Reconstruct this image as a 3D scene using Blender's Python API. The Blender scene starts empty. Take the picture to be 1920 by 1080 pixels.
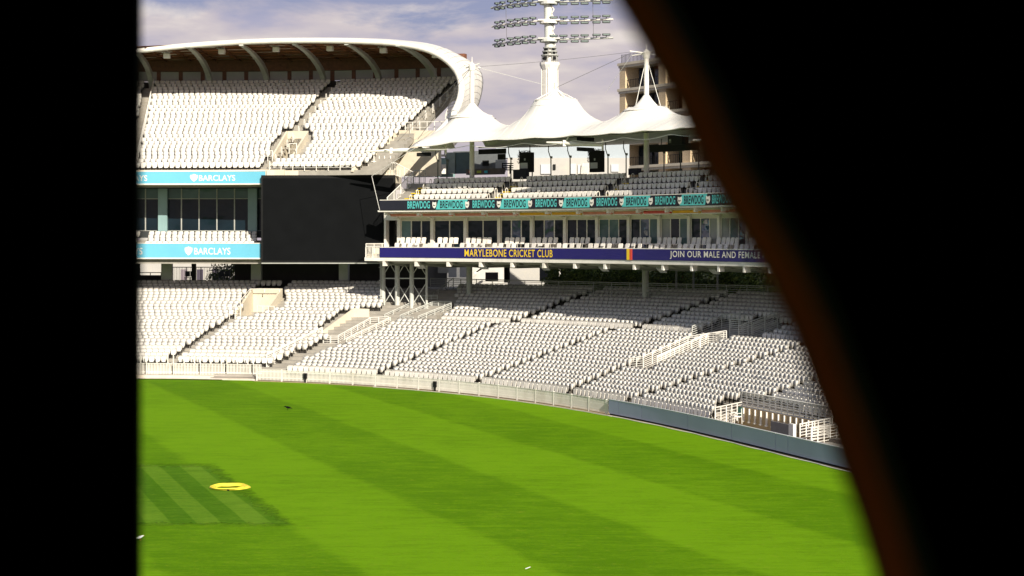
import bpy, math, random
from math import sin, cos, radians, pi, sqrt, atan2
from mathutils import Vector, Matrix
random.seed(7)
SC = bpy.context.scene
COL = SC.collection
# ------------------------------------------------------------------ camera
F, CX, HZ, CH = 3300.0, 960.0, 444.0, 12.0      # focal in px of a 1920 px wide picture, horizon row, eye height
cam = bpy.data.cameras.new('camera'); camo = bpy.data.objects.new('camera', cam); COL.objects.link(camo)
cam.sensor_width = 36; cam.lens = F/1920*36; cam.shift_y = -(540-HZ)/1920
camo.location = (0, 0, CH); camo.rotation_euler = (pi/2, 0, 0)
cam.clip_start = 0.05; cam.clip_end = 6000
cam.dof.use_dof = True; cam.dof.focus_distance = 140; cam.dof.aperture_fstop = 7.5
SC.camera = camo
SC.view_settings.view_transform = 'Standard'; SC.view_settings.look = 'None'
SC.view_settings.exposure = 0.6; SC.view_settings.gamma = 1
# ------------------------------------------------------------------ sky and sun
SUN_EL = radians(29); SUN_AZ = atan2(.37, -.929)       # azimuth measured from +Y towards +X
sd = Vector((sin(SUN_AZ)*cos(SUN_EL), cos(SUN_AZ)*cos(SUN_EL), sin(SUN_EL)))
sun = bpy.data.lights.new('sun', 'SUN'); sun.energy = 4.9; sun.angle = radians(.53); sun.color = (1, .93, .80)
suno = bpy.data.objects.new('sun', sun); COL.objects.link(suno)
suno.rotation_euler = (-sd).to_track_quat('-Z', 'Y').to_euler(); suno.location = (40, -60, 80)
w = bpy.data.worlds.new('World'); SC.world = w; w.use_nodes = True
nt = w.node_tree; N = nt.nodes; L = nt.links; N.clear()
out = N.new('ShaderNodeOutputWorld'); bg = N.new('ShaderNodeBackground'); L.new(bg.outputs[0], out.inputs[0])
sky = N.new('ShaderNodeTexSky'); sky.sky_type = 'NISHITA'; sky.sun_disc = False
sky.sun_elevation = SUN_EL; sky.sun_rotation = SUN_AZ; sky.dust_density = 1.5
tc = N.new('ShaderNodeTexCoord')
def wmap(sc):
    m = N.new('ShaderNodeMapping'); m.inputs['Scale'].default_value = sc; L.new(tc.outputs['Generated'], m.inputs[0]); return m
def wnoise(m, s, d, r=.55, dist=0.):
    n = N.new('ShaderNodeTexNoise'); n.inputs['Scale'].default_value = s; n.inputs['Detail'].default_value = d
    n.inputs['Roughness'].default_value = r; n.inputs['Distortion'].default_value = dist; L.new(m.outputs[0], n.inputs['Vector']); return n
def wramp(src, stops):
    r = N.new('ShaderNodeValToRGB'); L.new(src, r.inputs[0]); e = r.color_ramp.elements
    while len(e) < len(stops): e.new(.5)
    for k, (p, c) in enumerate(stops): e[k].position = p; e[k].color = (*c, 1)
    return r
n1 = wnoise(wmap((1, 1, 2.8)), 7.5, 9, .62, .5)
n2 = wnoise(wmap((1, 1, 3.6)), 16, 6, .5)
sep = N.new('ShaderNodeSeparateXYZ'); L.new(tc.outputs['Generated'], sep.inputs[0])
# cloud colours by thickness (physically scaled against the sky texture)
cl = wramp(n2.outputs[0], [(.34, (3.9, 3.6, 5.0)), (.45, (5.4, 4.6, 5.2)), (.56, (6.4, 5.4, 5.5)), (.66, (8.0, 6.9, 6.4))])
blu = N.new('ShaderNodeMix'); blu.data_type = 'RGBA'
# thin bluish gaps : more of them higher up
mr = N.new('ShaderNodeMapRange'); mr.inputs['From Min'].default_value = .106; mr.inputs['From Max'].default_value = .140
mr.inputs['To Min'].default_value = -.28; mr.inputs['To Max'].default_value = .2
L.new(sep.outputs['Z'], mr.inputs[0])
ad = N.new('ShaderNodeMath'); ad.operation = 'ADD'; L.new(mr.outputs[0], ad.inputs[0]); L.new(n1.outputs[0], ad.inputs[1])
gap = wramp(ad.outputs[0], [(.44, (0, 0, 0)), (.60, (1, 1, 1))])
L.new(gap.outputs[0], blu.inputs[0]); L.new(cl.outputs[0], blu.inputs[6]); blu.inputs[7].default_value = (2.75, 2.85, 4.5, 1)
mx = N.new('ShaderNodeMix'); mx.data_type = 'RGBA'; mx.inputs[0].default_value = .84
el_ = N.new('ShaderNodeMapRange'); el_.inputs['From Min'].default_value = .16; el_.inputs['From Max'].default_value = .42; el_.inputs['To Min'].default_value = .86; el_.inputs['To Max'].default_value = .12
L.new(sep.outputs['Z'], el_.inputs[0]); L.new(el_.outputs[0], mx.inputs[0])
L.new(sky.outputs[0], mx.inputs[6]); L.new(blu.outputs[2], mx.inputs[7])
L.new(mx.outputs[2], bg.inputs[0]); bg.inputs[1].default_value = .070

# ------------------------------------------------------------------ materials
MATS = {}
def mat(name, col, rough=.6, var=.08, vs=3., bump=0., bs=40., metal=0., spec=.5, dirt=None, ds=.6):
    if name in MATS: return MATS[name]
    m = bpy.data.materials.new(name); m.use_nodes = True; t = m.node_tree; n = t.nodes; l = t.links
    b = n['Principled BSDF']; b.inputs['Roughness'].default_value = rough; b.inputs['Metallic'].default_value = metal
    b.inputs['Specular IOR Level'].default_value = spec
    g = n.new('ShaderNodeNewGeometry'); no = n.new('ShaderNodeTexNoise'); no.inputs['Scale'].default_value = vs
    no.inputs['Detail'].default_value = 5; l.new(g.outputs['Position'], no.inputs['Vector'])
    r = n.new('ShaderNodeValToRGB'); l.new(no.outputs[0], r.inputs[0]); e = r.color_ramp.elements
    e[0].position = .3; e[1].position = .7
    e[0].color = (*[c*(1-var) for c in col], 1); e[1].color = (*[min(1, c*(1+var)) for c in col], 1)
    last = r.outputs[0]
    if dirt:
        n2 = n.new('ShaderNodeTexNoise'); n2.inputs['Scale'].default_value = ds; n2.inputs['Detail'].default_value = 8; n2.inputs['Roughness'].default_value = .7
        l.new(g.outputs['Position'], n2.inputs['Vector']); r2 = n.new('ShaderNodeValToRGB'); l.new(n2.outputs[0], r2.inputs[0])
        r2.color_ramp.elements[0].position = .5; r2.color_ramp.elements[1].position = .68
        r2.color_ramp.elements[1].color = (.6, .6, .6, 1)
        x = n.new('ShaderNodeMix'); x.data_type = 'RGBA'; l.new(r2.outputs[0], x.inputs[0]); l.new(last, x.inputs[6]); x.inputs[7].default_value = (*dirt, 1)
        last = x.outputs[2]
    l.new(last, b.inputs['Base Color'])
    if bump:
        n3 = n.new('ShaderNodeTexNoise'); n3.inputs['Scale'].default_value = bs; n3.inputs['Detail'].default_value = 4
        l.new(g.outputs['Position'], n3.inputs['Vector']); bp = n.new('ShaderNodeBump'); bp.inputs['Strength'].default_value = bump
        l.new(n3.outputs[0], bp.inputs['Height']); l.new(bp.outputs[0], b.inputs['Normal'])
    MATS[name] = m; return m
SEAT = mat('seat_plastic', (.75, .71, .64), .5, .09, 2.6, dirt=(.52, .48, .42), ds=1.7)
WHITE = mat('white_paint', (.74, .70, .635), .5, .04, 2, dirt=(.55, .5, .42))
MEMB = mat('tent_membrane', (.72, .69, .63), .55, .03, .6, dirt=(.68, .65, .58), ds=.35)
CONC = mat('concrete', (.31, .285, .245), .85, .12, 1.5, .2, 25, dirt=(.22, .2, .17))
PALEC = mat('pale_concrete', (.60, .53, .41), .8, .06, .8, .1, 20, dirt=(.42, .37, .28))
GREYM = mat('grey_steel', (.36, .36, .33), .5, .08, 2)
STEEL = mat('pale_steel', (.50, .50, .46), .45, .06, 2)
BLACK = mat('black_frame', (.009, .009, .009), .7, .2, 5, spec=.15)
SCREEN = mat('screen_panel', (.0052, .0056, .0062), .9, .12, .7, spec=.06)
NAVY = mat('navy_board', (.010, .006, .115), .6, .05, .5)
CYAN = mat('cyan_board', (.125, .42, .56), .45, .04, .4)
TURQ = mat('turquoise_board', (.085, .46, .45), .5, .04, .5)
DARKB = mat('dark_navy_board', (.006, .007, .016), .7, .1, .5)
YEL = mat('yellow_paint', (.72, .52, .02), .5, .1, 3)
YLET = mat('yellow_lettering', (.78, .53, .02), .5, .03, 3)
RED = mat('red_paint', (.62, .06, .03), .5, .08, 3)
SALM = mat('faded_red_canvas', (.66, .25, .17), .8, .1, 3)
AMB = mat('amber_canvas', (.80, .42, .02), .8, .08, 3)
WOOD = mat('larch_soffit', (.50, .20, .085), .6, .3, 2.2, .1, 30)
WOODD = mat('dark_timber', (.16, .06, .028), .6, .3, 3)
TAN = mat('tan_tread', (.42, .30, .15), .8, .1, 2)
SLATE = mat('blue_grey_board', (.34, .345, .54), .5, .07, .35)
TEAL = mat('teal_glass_wall', (.22, .33, .33), .25, .15, .4)
LIGHTW = mat('rendered_white_wall', (.42, .40, .37), .8, .05, .5, dirt=(.5, .46, .38))
BRICKP = mat('pale_brick', (.60, .46, .29), .85, .14, 6)
BROWN = mat('red_brown_timber', (.80, .145, .058), 1, .2, 9, .1, 60, spec=0)
INK = mat('dark_interior', (.004, .0045, .0035), .9, .2, 4)
DKGREEN = mat('green_plastic', (.01, .16, .12), .5, .1, 4)
GREYW = mat('pale_grey_panel', (.48, .49, .50), .6, .05, .5)
BAR = mat('bar_front', (.09, .07, .065), .6, .2, 3)
CYANP = mat('cyan_paint', (.04, .45, .60), .5, .05, 3)
def glassmat(name, col, rough=.06, wav=.25):
    m = mat(name, col, rough, .3, .35, 0, 1, 0, .22)
    t = m.node_tree; n = t.nodes; l = t.links; b = n['Principled BSDF']
    g = n.new('ShaderNodeNewGeometry'); n3 = n.new('ShaderNodeTexNoise'); n3.inputs['Scale'].default_value = .55; n3.inputs['Detail'].default_value = 2
    l.new(g.outputs['Position'], n3.inputs['Vector']); bp = n.new('ShaderNodeBump'); bp.inputs['Strength'].default_value = wav; bp.inputs['Distance'].default_value = .3
    l.new(n3.outputs[0], bp.inputs['Height']); l.new(bp.outputs[0], b.inputs['Normal']); return m
GLASS = glassmat('dark_window_glass', (.006, .014, .02))
GLASS2 = glassmat('bluish_window_glass', (.03, .055, .10), .04, 1.0)
MATS['bluish_window_glass'].node_tree.nodes['Principled BSDF'].inputs['Specular IOR Level'].default_value = .8
GLASS4 = glassmat('curtained_window_glass', (.26, .27, .25), .1, .3)
GLASS3 = glassmat('grey_green_window_glass', (.09, .15, .15), .08, .3)
def barkleaf():
    m = bpy.data.materials.new('foliage'); m.use_nodes = True; n = m.node_tree.nodes; l = m.node_tree.links; b = n['Principled BSDF']
    g = n.new('ShaderNodeNewGeometry'); r = n.new('ShaderNodeValToRGB'); l.new(g.outputs['Random Per Island'], r.inputs[0])
    e = r.color_ramp.elements; e[0].color = (.05, .09, .018, 1); e[1].color = (.28, .33, .06, 1); e.new(.6).color = (.12, .18, .03, 1)
    l.new(r.outputs[0], b.inputs['Base Color']); b.inputs['Roughness'].default_value = .6; return m
LEAF = barkleaf(); BARK = mat('bark', (.10, .07, .045), .9, .3, 6, .4, 30)
def grassmat(name, angle, off, width, c_dark, c_light, soft, patch):
    m = bpy.data.materials.new(name); m.use_nodes = True; t = m.node_tree; n = t.nodes; l = t.links; b = n['Principled BSDF']
    b.inputs['Roughness'].default_value = .85; b.inputs['Specular IOR Level'].default_value = .03
    g = n.new('ShaderNodeNewGeometry'); sp = n.new('ShaderNodeSeparateXYZ'); l.new(g.outputs['Position'], sp.inputs[0])
    def M(op, a, b_=None, c=None):
        x = n.new('ShaderNodeMath'); x.operation = op
        for k, v in enumerate((a, b_, c)):
            if v is None: continue
            if isinstance(v, (int, float)): x.inputs[k].default_value = v
            else: l.new(v, x.inputs[k])
        return x.outputs[0]
    def noise(s, d, sc=(1, 1, 1), r=.6):
        mp = n.new('ShaderNodeMapping'); mp.inputs['Scale'].default_value = sc; l.new(g.outputs['Position'], mp.inputs[0])
        x = n.new('ShaderNodeTexNoise'); x.inputs['Scale'].default_value = s; x.inputs['Detail'].default_value = d; x.inputs['Roughness'].default_value = r
        l.new(mp.outputs[0], x.inputs['Vector']); return x.outputs[0]
    u = M('ADD', sp.outputs['X'], M('MULTIPLY', sp.outputs['Y'], angle))
    u = M('ADD', u, M('MULTIPLY', M('SUBTRACT', noise(.12, 3), .5), patch))
    ph = M('MULTIPLY', M('SUBTRACT', u, off), pi/width)
    st = M('ADD', M('MULTIPLY', M('SINE', ph), soft), .5)
    st = M('MINIMUM', M('MAXIMUM', st, 0), 1)                  # 1 = dark stripe
    # wear and growth : broad clouds, across-view streaks, fine blades
    b1 = noise(.09, 5, (1, .5, 1)); b2 = noise(.9, 6, (.45, 1, 1), .7); b3 = noise(9, 5, (.5, 1, 1), .75)
    f = M('ADD', M('MULTIPLY', st, .52), M('MULTIPLY', M('SUBTRACT', b1, .5), 1.7))
    f = M('ADD', f, M('MULTIPLY', M('SUBTRACT', b2, .5), 1.6)); f = M('ADD', f, M('MULTIPLY', M('SUBTRACT', b3, .5), 1.7))
    b4 = noise(2.6, 6, (.22, 1.2, 1), .7); f = M('ADD', f, M('MULTIPLY', M('SUBTRACT', b4, .5), 1.5))
    f = M('ADD', f, .22)
    r = n.new('ShaderNodeValToRGB'); l.new(f, r.inputs[0]); e = r.color_ramp.elements
    e[0].position = 0; e[0].color = (*c_light, 1); e[1].position = 1; e[1].color = (*c_dark, 1)
    # dry straw flecks
    dn = noise(1.7, 8, (1, 1, 1), .8); rr = n.new('ShaderNodeValToRGB'); l.new(dn, rr.inputs[0]); rr.color_ramp.elements[0].position = .56; rr.color_ramp.elements[1].position = .78
    x = n.new('ShaderNodeMix'); x.data_type = 'RGBA'; l.new(rr.outputs[0], x.inputs[0]); l.new(r.outputs[0], x.inputs[6]); x.inputs[7].default_value = (.20, .27, .02, 1)
    l.new(x.outputs[2], b.inputs['Base Color'])
    if name == 'strip_grass':           # ragged mown edge of the strip, worn corner
        er = noise(1.1, 6, (1, 1, 1), .75); e2 = M('MULTIPLY', M('SUBTRACT', er, .5), 2.4)
        dr = M('MULTIPLY', M('ADD', M('SUBTRACT', 16.2, M('ADD', sp.outputs['X'], M('MULTIPLY', sp.outputs['Y'], .342))), e2), 1.1)
        db = M('MULTIPLY', M('ADD', M('SUBTRACT', sp.outputs['Y'], 73.0), e2), .9); dt = M('MULTIPLY', M('ADD', M('SUBTRACT', 93.3, sp.outputs['Y']), e2), .5)
        mk = M('MINIMUM', M('MINIMUM', M('MAXIMUM', dr, 0), M('MAXIMUM', db, 0)), M('MINIMUM', M('MAXIMUM', dt, 0), .86))
        tr = n.new('ShaderNodeBsdfTransparent'); ms = n.new('ShaderNodeMixShader'); l.new(mk, ms.inputs[0]); l.new(tr.outputs[0], ms.inputs[1]); l.new(b.outputs[0], ms.inputs[2])
        l.new(ms.outputs[0], n['Material Output'].inputs['Surface'])
    n3 = noise(16, 4); bp = n.new('ShaderNodeBump'); bp.inputs['Strength'].default_value = .6; bp.inputs['Distance'].default_value = .05
    l.new(n3, bp.inputs['Height']); l.new(bp.outputs[0], b.inputs['Normal'])
    MATS[name] = m; return m
GRASS = grassmat('mown_grass', .385, 25.9, 7.05, (.074, .170, .001), (.134, .272, .004), 4, 1.1)
GRASSP = grassmat('strip_grass', .342, 9.9+1.05, 1.05, (.055, .148, .003), (.135, .255, .016), 5, .12)

# ------------------------------------------------------------------ mesh builder
def org(o):
    v = Vector((0, 0, 0))
    while o: v += Vector(o.location); o = o.parent
    return v
class MB:
    def __init__(s): s.v = []; s.f = []; s.m = []
    def add(s, vs, fs, mi=0):
        k = len(s.v); s.v += [tuple(v) for v in vs]; s.f += [tuple(i+k for i in f) for f in fs]; s.m += [mi]*len(fs)
    def box(s, c, d, rz=0, mi=0):      # centre, full size, yaw
        cx, cy, cz = c; hx, hy, hz = d[0]/2, d[1]/2, d[2]/2; a, b = cos(rz), sin(rz)
        vs = [(cx+x*a-y*b, cy+x*b+y*a, cz+z) for z in (-hz, hz) for x, y in ((-hx, -hy), (hx, -hy), (hx, hy), (-hx, hy))]
        s.add(vs, [(3, 2, 1, 0), (4, 5, 6, 7), (0, 1, 5, 4), (1, 2, 6, 5), (2, 3, 7, 6), (3, 0, 4, 7)], mi)
    def bar(s, p, q, r, n=6, r2=None, mi=0, caps=True):
        p = Vector(p); q = Vector(q); d = (q-p)
        if d.length < 1e-6: return
        d.normalize(); u = d.orthogonal() if abs(d.z) > .99 else Vector((0, 0, 1)).cross(d); u.normalize(); v = d.cross(u); r2 = r if r2 is None else r2
        vs = []
        for c, rr in ((p, r), (q, r2)):
            for k in range(n):
                a = 2*pi*(k+.5)/n; vs.append(c+u*(cos(a)*rr)+v*(sin(a)*rr))
        fs = [(k, (k+1) % n, n+(k+1) % n, n+k) for k in range(n)]
        if caps: fs += [tuple(range(n-1, -1, -1)), tuple(range(n, 2*n))]
        s.add(vs, fs, mi)
    def path(s, pts, r, n=6, mi=0):
        for a, b in zip(pts, pts[1:]): s.bar(a, b, r, n, mi=mi)
    def sweep(s, T, s0, s1, prof, ds=1.2, mi=0, caps=True):
        n = max(1, int(math.ceil(abs(s1-s0)/ds))); k = len(prof); vs = []
        for i in range(n+1):
            t = s0+(s1-s0)*i/n
            for o, z in prof: vs.append(T.pt(t, o, z))
        fs = []
        for i in range(n):
            for j in range(k):
                a = i*k+j; b = i*k+(j+1) % k; fs.append((a, b, b+k, a+k))
        if caps: fs += [tuple(range(k-1, -1, -1)), tuple(range(n*k, n*k+k))]
        s.add(vs, fs, mi)
    def rect(s, T, s0, s1, o0, o1, z0, z1, ds=1.2, mi=0):
        s.sweep(T, s0, s1, [(o0, z0), (o1, z0), (o1, z1), (o0, z1)], ds, mi)
    def grid(s, rows, mi=0, closed=False):
        nr = len(rows); nc = len(rows[0]); vs = [p for r in rows for p in r]; fs = []
        for i in range(nr-1):
            for j in range(nc-1 if not closed else nc):
                a = i*nc+j; b = i*nc+(j+1) % nc; fs.append((a, b, b+nc, a+nc))
        s.add(vs, fs, mi)
    def prism(s, pts, dvec, mi=0):      # planar outline extruded along dvec
        k = len(pts); d = Vector(dvec); vs = [Vector(p) for p in pts]; vs += [v+d for v in vs]
        s.add(vs, [tuple(range(k)), tuple(range(2*k-1, k-1, -1))]+[(j, j+k, (j+1) % k+k, (j+1) % k) for j in range(k)], mi)
    def build(s, name, mats, parent=None, smooth=False, origin=None):
        if not isinstance(mats, (list, tuple)): mats = [mats]
        if parent is not None: o0 = org(parent)
        elif origin is not None: o0 = Vector(origin)
        else:
            xs = [v[0] for v in s.v]; ys = [v[1] for v in s.v]; zs = [v[2] for v in s.v]
            o0 = Vector(((min(xs)+max(xs))/2, (min(ys)+max(ys))/2, min(zs)))
        me = bpy.data.meshes.new(name); me.from_pydata([(v[0]-o0.x, v[1]-o0.y, v[2]-o0.z) for v in s.v], [], s.f)
        for m_ in mats: me.materials.append(m_)
        me.polygons.foreach_set('material_index', s.m)
        if smooth: me.polygons.foreach_set('use_smooth', [True]*len(s.f))
        import bmesh
        bm = bmesh.new(); bm.from_mesh(me); bmesh.ops.recalc_face_normals(bm, faces=bm.faces); bm.to_mesh(me); bm.free()
        o = bpy.data.objects.new(name, me); COL.objects.link(o)
        if parent is not None: o.parent = parent
        else: o.location = o0
        return o
def tag(o, label=None, cat=None, group=None, kind=None):
    if label: o['label'] = label
    if cat: o['category'] = cat
    if group: o['group'] = group
    if kind: o['kind'] = kind
    return o
def thing(name, loc, label, cat, group=None):
    o = bpy.data.objects.new(name, None); COL.objects.link(o); o.location = loc; o.empty_display_size = .3
    return tag(o, label, cat, group)
def copy_tree(o, parent=None):
    c = o.copy(); COL.objects.link(c)
    if parent: c.parent = parent
    for ch in list(o.children): copy_tree(ch, c)
    return c
ORD = ['', 'first', 'second', 'third', 'fourth', 'fifth', 'sixth', 'seventh', 'eighth', 'ninth', 'tenth', 'eleventh', 'twelfth', 'thirteenth', 'fourteenth', 'fifteenth', 'sixteenth', 'seventeenth', 'eighteenth', 'nineteenth', 'twentieth']
def ordn(n):
    if n < len(ORD): return ORD[n]
    return '%d%s' % (n, 'th' if 10 <= n % 100 <= 20 else {1: 'st', 2: 'nd', 3: 'rd'}.get(n % 10, 'th'))

# ------------------------------------------------------------------ tracks : plan curves the stands follow (s along, o outwards)
class Track:
    def px(t, s, o): p = t.pt(s, o, 0); return CX+F*p[0]/p[1]
    def at(t, px, o, lo=None, hi=None):
        lo = t.lo if lo is None else lo; hi = t.hi if hi is None else hi
        for _ in range(40):
            m = (lo+hi)/2
            if t.px(m, o) < px: lo = m
            else: hi = m
        return (lo+hi)/2
    def y(t, s, o, z): p = t.pt(s, o, z); return HZ-F*(z-CH)/p[1]
class East(Track):         # the stand on the right : numerically integrated curve
    lo, hi = -16, 86
    def __init__(t):
        a, b, c = 24.812, 1.4963, -.606; t.tab = []; x, y = -18.385, 145.293; st = .1
        th = lambda s: radians(a+b*s+c*s*s/50) if s < 60 else radians(a+b*60+c*72)
        fw = []; xx, yy = x, y
        for k in range(900):
            s = k*st; fw.append((xx, yy, th(s))); xx += cos(th(s))*st; yy -= sin(th(s))*st
        bw = []; xx, yy = x, y
        for k in range(1, 260):
            s = -k*st; xx -= cos(th(s))*st; yy += sin(th(s))*st; bw.append((xx, yy, th(s)))
        t.tab = bw[::-1]+fw; t.n0 = len(bw)
    def raw(t, s):
        f = s*10+t.n0; i = max(0, min(len(t.tab)-2, int(math.floor(f)))); k = f-i; A = t.tab[i]; B = t.tab[i+1]
        return [A[j]+(B[j]-A[j])*k for j in range(3)]
    def pt(t, s, o, z): x, y, h = t.raw(s); return (x+sin(h)*o, y+cos(h)*o, z)
    def yaw(t, s): return -t.raw(s)[2]
class North(Track):        # the stand on the left : an arc
    lo, hi = -12, 50
    C = (-35.5, 91.7); R = 57.5
    def pt(t, s, o, z): a = s/t.R; r = t.R+o; return (t.C[0]+sin(a)*r, t.C[1]+cos(a)*r, z)
    def yaw(t, s): return -s/t.R
class Front(East):         # the decks of the right stand : same curve, 2.2 m nearer to the pitch
    def pt(t, s, o, z): x, y, h = t.raw(s); return (x+sin(h)*(o-2.2), y+cos(h)*(o-2.2), 12+(z-12)*.986)
E_, N_, EF = East(), North(), Front()
def W(px, py, D): return ((px-CX)/F*D, D, CH-(py-HZ)/F*D)

# ------------------------------------------------------------------ ground
mb = MB(); mb.add([(-900, -300, -.02), (900, -300, -.02), (900, 2500, -.02), (-900, 2500, -.02)], [(0, 1, 2, 3)])
tag(mb.build('ground', mat('town_ground', (.16, .15, .13), .9, .2, .1)), kind='structure')
mb = MB()
edge = [N_.pt(s, -.35, 0) for s in [x*1.0 for x in range(-40, 0)]]+[N_.pt(s, -.35, 0) for s in [x*.75 for x in range(0, 20)]]
edge = [p for p in edge if p[0] < -22.2]+[E_.pt(s, -.25, 0) for s in [x*.8 for x in range(-4, 107)]]
edge = [(p[0], p[1], 0.0) for p in edge]
poly = edge+[(60, 40, 0), (60, -30, 0), (-110, -30, 0), (-110, 100, 0)]
mb.add(poly, [tuple(range(len(poly)))])
tag(mb.build('grass_field', GRASS), 'mown cricket outfield with wide diagonal light and dark stripes', 'grass', kind='structure')
mb = MB(); Y0, Y1 = 72.6, 93.7; k = .342
mb.add([(-26, Y0, .004), (-8.6, Y0, .004), (-8.6-k*(Y1-Y0), Y1, .004), (-33, Y1, .004)], [(0, 1, 2, 3)])
tag(mb.build('pitch_strip', GRASSP), kind='structure')
# perimeter track between grass and fence
mb = MB()
mb.sweep(E_, -3.2, 84, [(-.3, 0.0), (1.1, 0.0), (1.1, .03), (-.3, .03)], 1)
tag(mb.build('boundary_path', mat('boundary_gravel', (.34, .26, .15), .9, .3, 6)), kind='structure')
mb = MB()
mb.sweep(N_, -12, 14.6, [(-.6, 0.0), (1.0, 0.0), (1.0, .30), (-.25, .30), (-.25, .12), (-.6, .12)], 1)
tag(mb.build('boundary_kerb', mat('kerb_pale', (.62, .54, .45), .8, .1, 2)), kind='structure')
# ------------------------------------------------------------------ stands and seats
# ------------------------------------------------------------------ row tables : (offset, floor height)
EL = [(1.2+.78*r, .45+.215*r) for r in range(17)]            # right stand, front section
EU = [(15.4+.78*r, 4.15+.26*r) for r in range(11)]           # right stand, section under the decks
ET = [(17.3+.86*r, 14.95+.50*r) for r in range(4)]           # right stand, top tier
NL = [(1.2+.79*r, 1.0+.249*r) for r in range(25)]             # left stand, lower tier
NB = [(15.0+.75*r, 10.42+.31*r) for r in range(5)]            # left stand, balcony
NU = [(15.0+.75*r, 18.1+.372*r) for r in range(26)]            # left stand, upper tier
def stair_profile(rows, tread, zbot, o_front=None):
    p = [(rows[0][0]-.25, zbot)]
    for o, z in rows: p += [(o-.25, z), (o-.25+tread, z)]
    p.append((rows[-1][0]-.25+tread, zbot)); return p
def thick_profile(rows, tread, th, tail=0):
    p = []
    for o, z in rows: p += [(o-.25, z), (o-.25+tread, z)]
    if tail: p[-1] = (p[-1][0]+tail, p[-1][1])
    p += [(p[-1][0], p[-1][1]-th), (p[0][0], p[0][1]-th)]
    return p
EDGE = [(-50, 1140), (0, 1160), (70, 1200), (190, 1270), (310, 1320), (420, 1384), (520, 1442), (620, 1489), (720, 1525), (810, 1560), (900, 1590), (980, 1620), (1080, 1650)]
def right_edge(y):
    for (a, b), (c, d) in zip(EDGE, EDGE[1:]):
        if a <= y <= c: return b+(d-b)*(y-a)/(c-a)
    return 1160 if y < 0 else 1650
def inpoly(x, y, P):
    r = False; n = len(P)
    for i in range(n):
        (x1, y1), (x2, y2) = P[i], P[i-1]
        if (y1 > y) != (y2 > y) and x < (x2-x1)*(y-y1)/(y2-y1)+x1: r = not r
    return r
# ------------------------------------------------------------------ a tip-up seat, folded : back shell, raised pan, black pedestal
def seat_geo(wd, hb, h0, style=0):
    m = MB(); h = wd/2; rim = .015 if style == 0 else .012
    def shell(y0, ty, zb, zt, wb, wt, lean, r, mi):
        out_ = [(-wb, zb), (-wb*.55, zb-.03), (wb*.55, zb-.03), (wb, zb), (wt, zt-r), (wt-r*.8, zt), (-wt+r*.8, zt), (-wt, zt-r)]
        fr = [(x, y0+(z-zb)*lean, z) for x, z in out_]; bk = [(x, y+ty, z) for x, y, z in fr]; n = len(fr)
        m.add(fr+bk, [tuple(range(n)), tuple(range(2*n-1, n-1, -1))]+[(j, j+n, (j+1) % n+n, (j+1) % n) for j in range(n)], mi)
    shell(.17, .03, h0+.08, h0+hb, h*.92, h, .17, .07, 2)          # back
    shell(.205, .02, h0+.08, h0+hb+rim, h*.92+rim, h+rim, .17, .07, 1)          # dark shell behind the back, painting the gap shade around each seat
    shell(.02, .05, h0, h0+(.36 if style == 0 else .40), h*.72, h*.94, .12, .05, 0)          # pan, tipped up
    m.box((0, .12, h0-.03), (.30, .05, .05), 0, 1)
    m.box((-h*1.02, .13, h0-.02), (.035, .13, .26), 0, 1); m.box((h*1.02, .13, h0-.02), (.035, .13, .26), 0, 1)
    m.box((0, .20, h0/2-.02), (.05, .05, h0), 0, 1)
    return m
SEATGEO = seat_geo(.48, .50, .36, 0); SEATGEO2 = seat_geo(.50, .50, .36, 1); SEATSHADE = mat('seat_back_shade', (.47, .44, .395), .6, .06, 1.2)  # grey back colour stands in for the shadow of the row in front
def mesh_of(m, name, mats):
    me = bpy.data.meshes.new(name); me.from_pydata(m.v, [], m.f)
    for x in mats: me.materials.append(x)
    me.polygons.foreach_set('material_index', m.m); return me
SEATME = mesh_of(SEATGEO, 'stadium_seat', [SEAT, BLACK, SEAT]); SEATME2 = mesh_of(SEATGEO2, 'stadium_seat', [SEAT, BLACK, SEATSHADE])
seats = []      # (score, x, y, z, yaw, label, group, tier)
def fill(T, rows, blocks, pitch, label, group, keep=None, aisle=.5, pxlo=20, pxextra=330, frontbonus=1.9, bonus=1.):
    """blocks : list of (name, sL0, sR0, sL1, sR1) : limits in s at the first and last row"""
    res = []
    nr = len(rows)
    for ri, (o, z) in enumerate(rows):
        jit = random.uniform(-.5, .5)
        for bn, a0, b0, a1, b1 in blocks:
            t = ri/max(1, nr-1); a = a0+(a1-a0)*t; b = b0+(b1-b0)*t
            mid = (a+b)/2; p = T.pt(mid-.5, o, 0); q = T.pt(mid+.5, o, 0); sc = math.hypot(p[0]-q[0], p[1]-q[1])
            n = int(((b-a)*sc-aisle*2)/pitch); 
            if n < 1: continue
            got = []
            for i in range(n):
                s = mid+(i-(n-1)/2+jit*.5)*pitch/sc
                x, y, _ = T.pt(s, o, 0); px = CX+F*x/y; py = HZ-F*(z+.5-CH)/y
                if px < pxlo or px > right_edge(py)+pxextra: continue
                if keep and not keep(px, HZ-F*(z-CH)/y, ri): continue
                got.append((s, x, y, px, py))
            for i, (s, x, y, px, py) in enumerate(got):
                vis = 262 < px < right_edge(py)-8
                yaw = T.yaw(s); ca = abs(cos(yaw+atan2(x, y)))
                score = (ca/y**2*(frontbonus if ri == 0 else 1)*bonus) if vis else 0
                lab = label(ri, i, bn, len(got))
                res.append((score, x, y, z, yaw+random.gauss(0, .035), lab, group+(' '+bn if False else '')))
    return res
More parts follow.
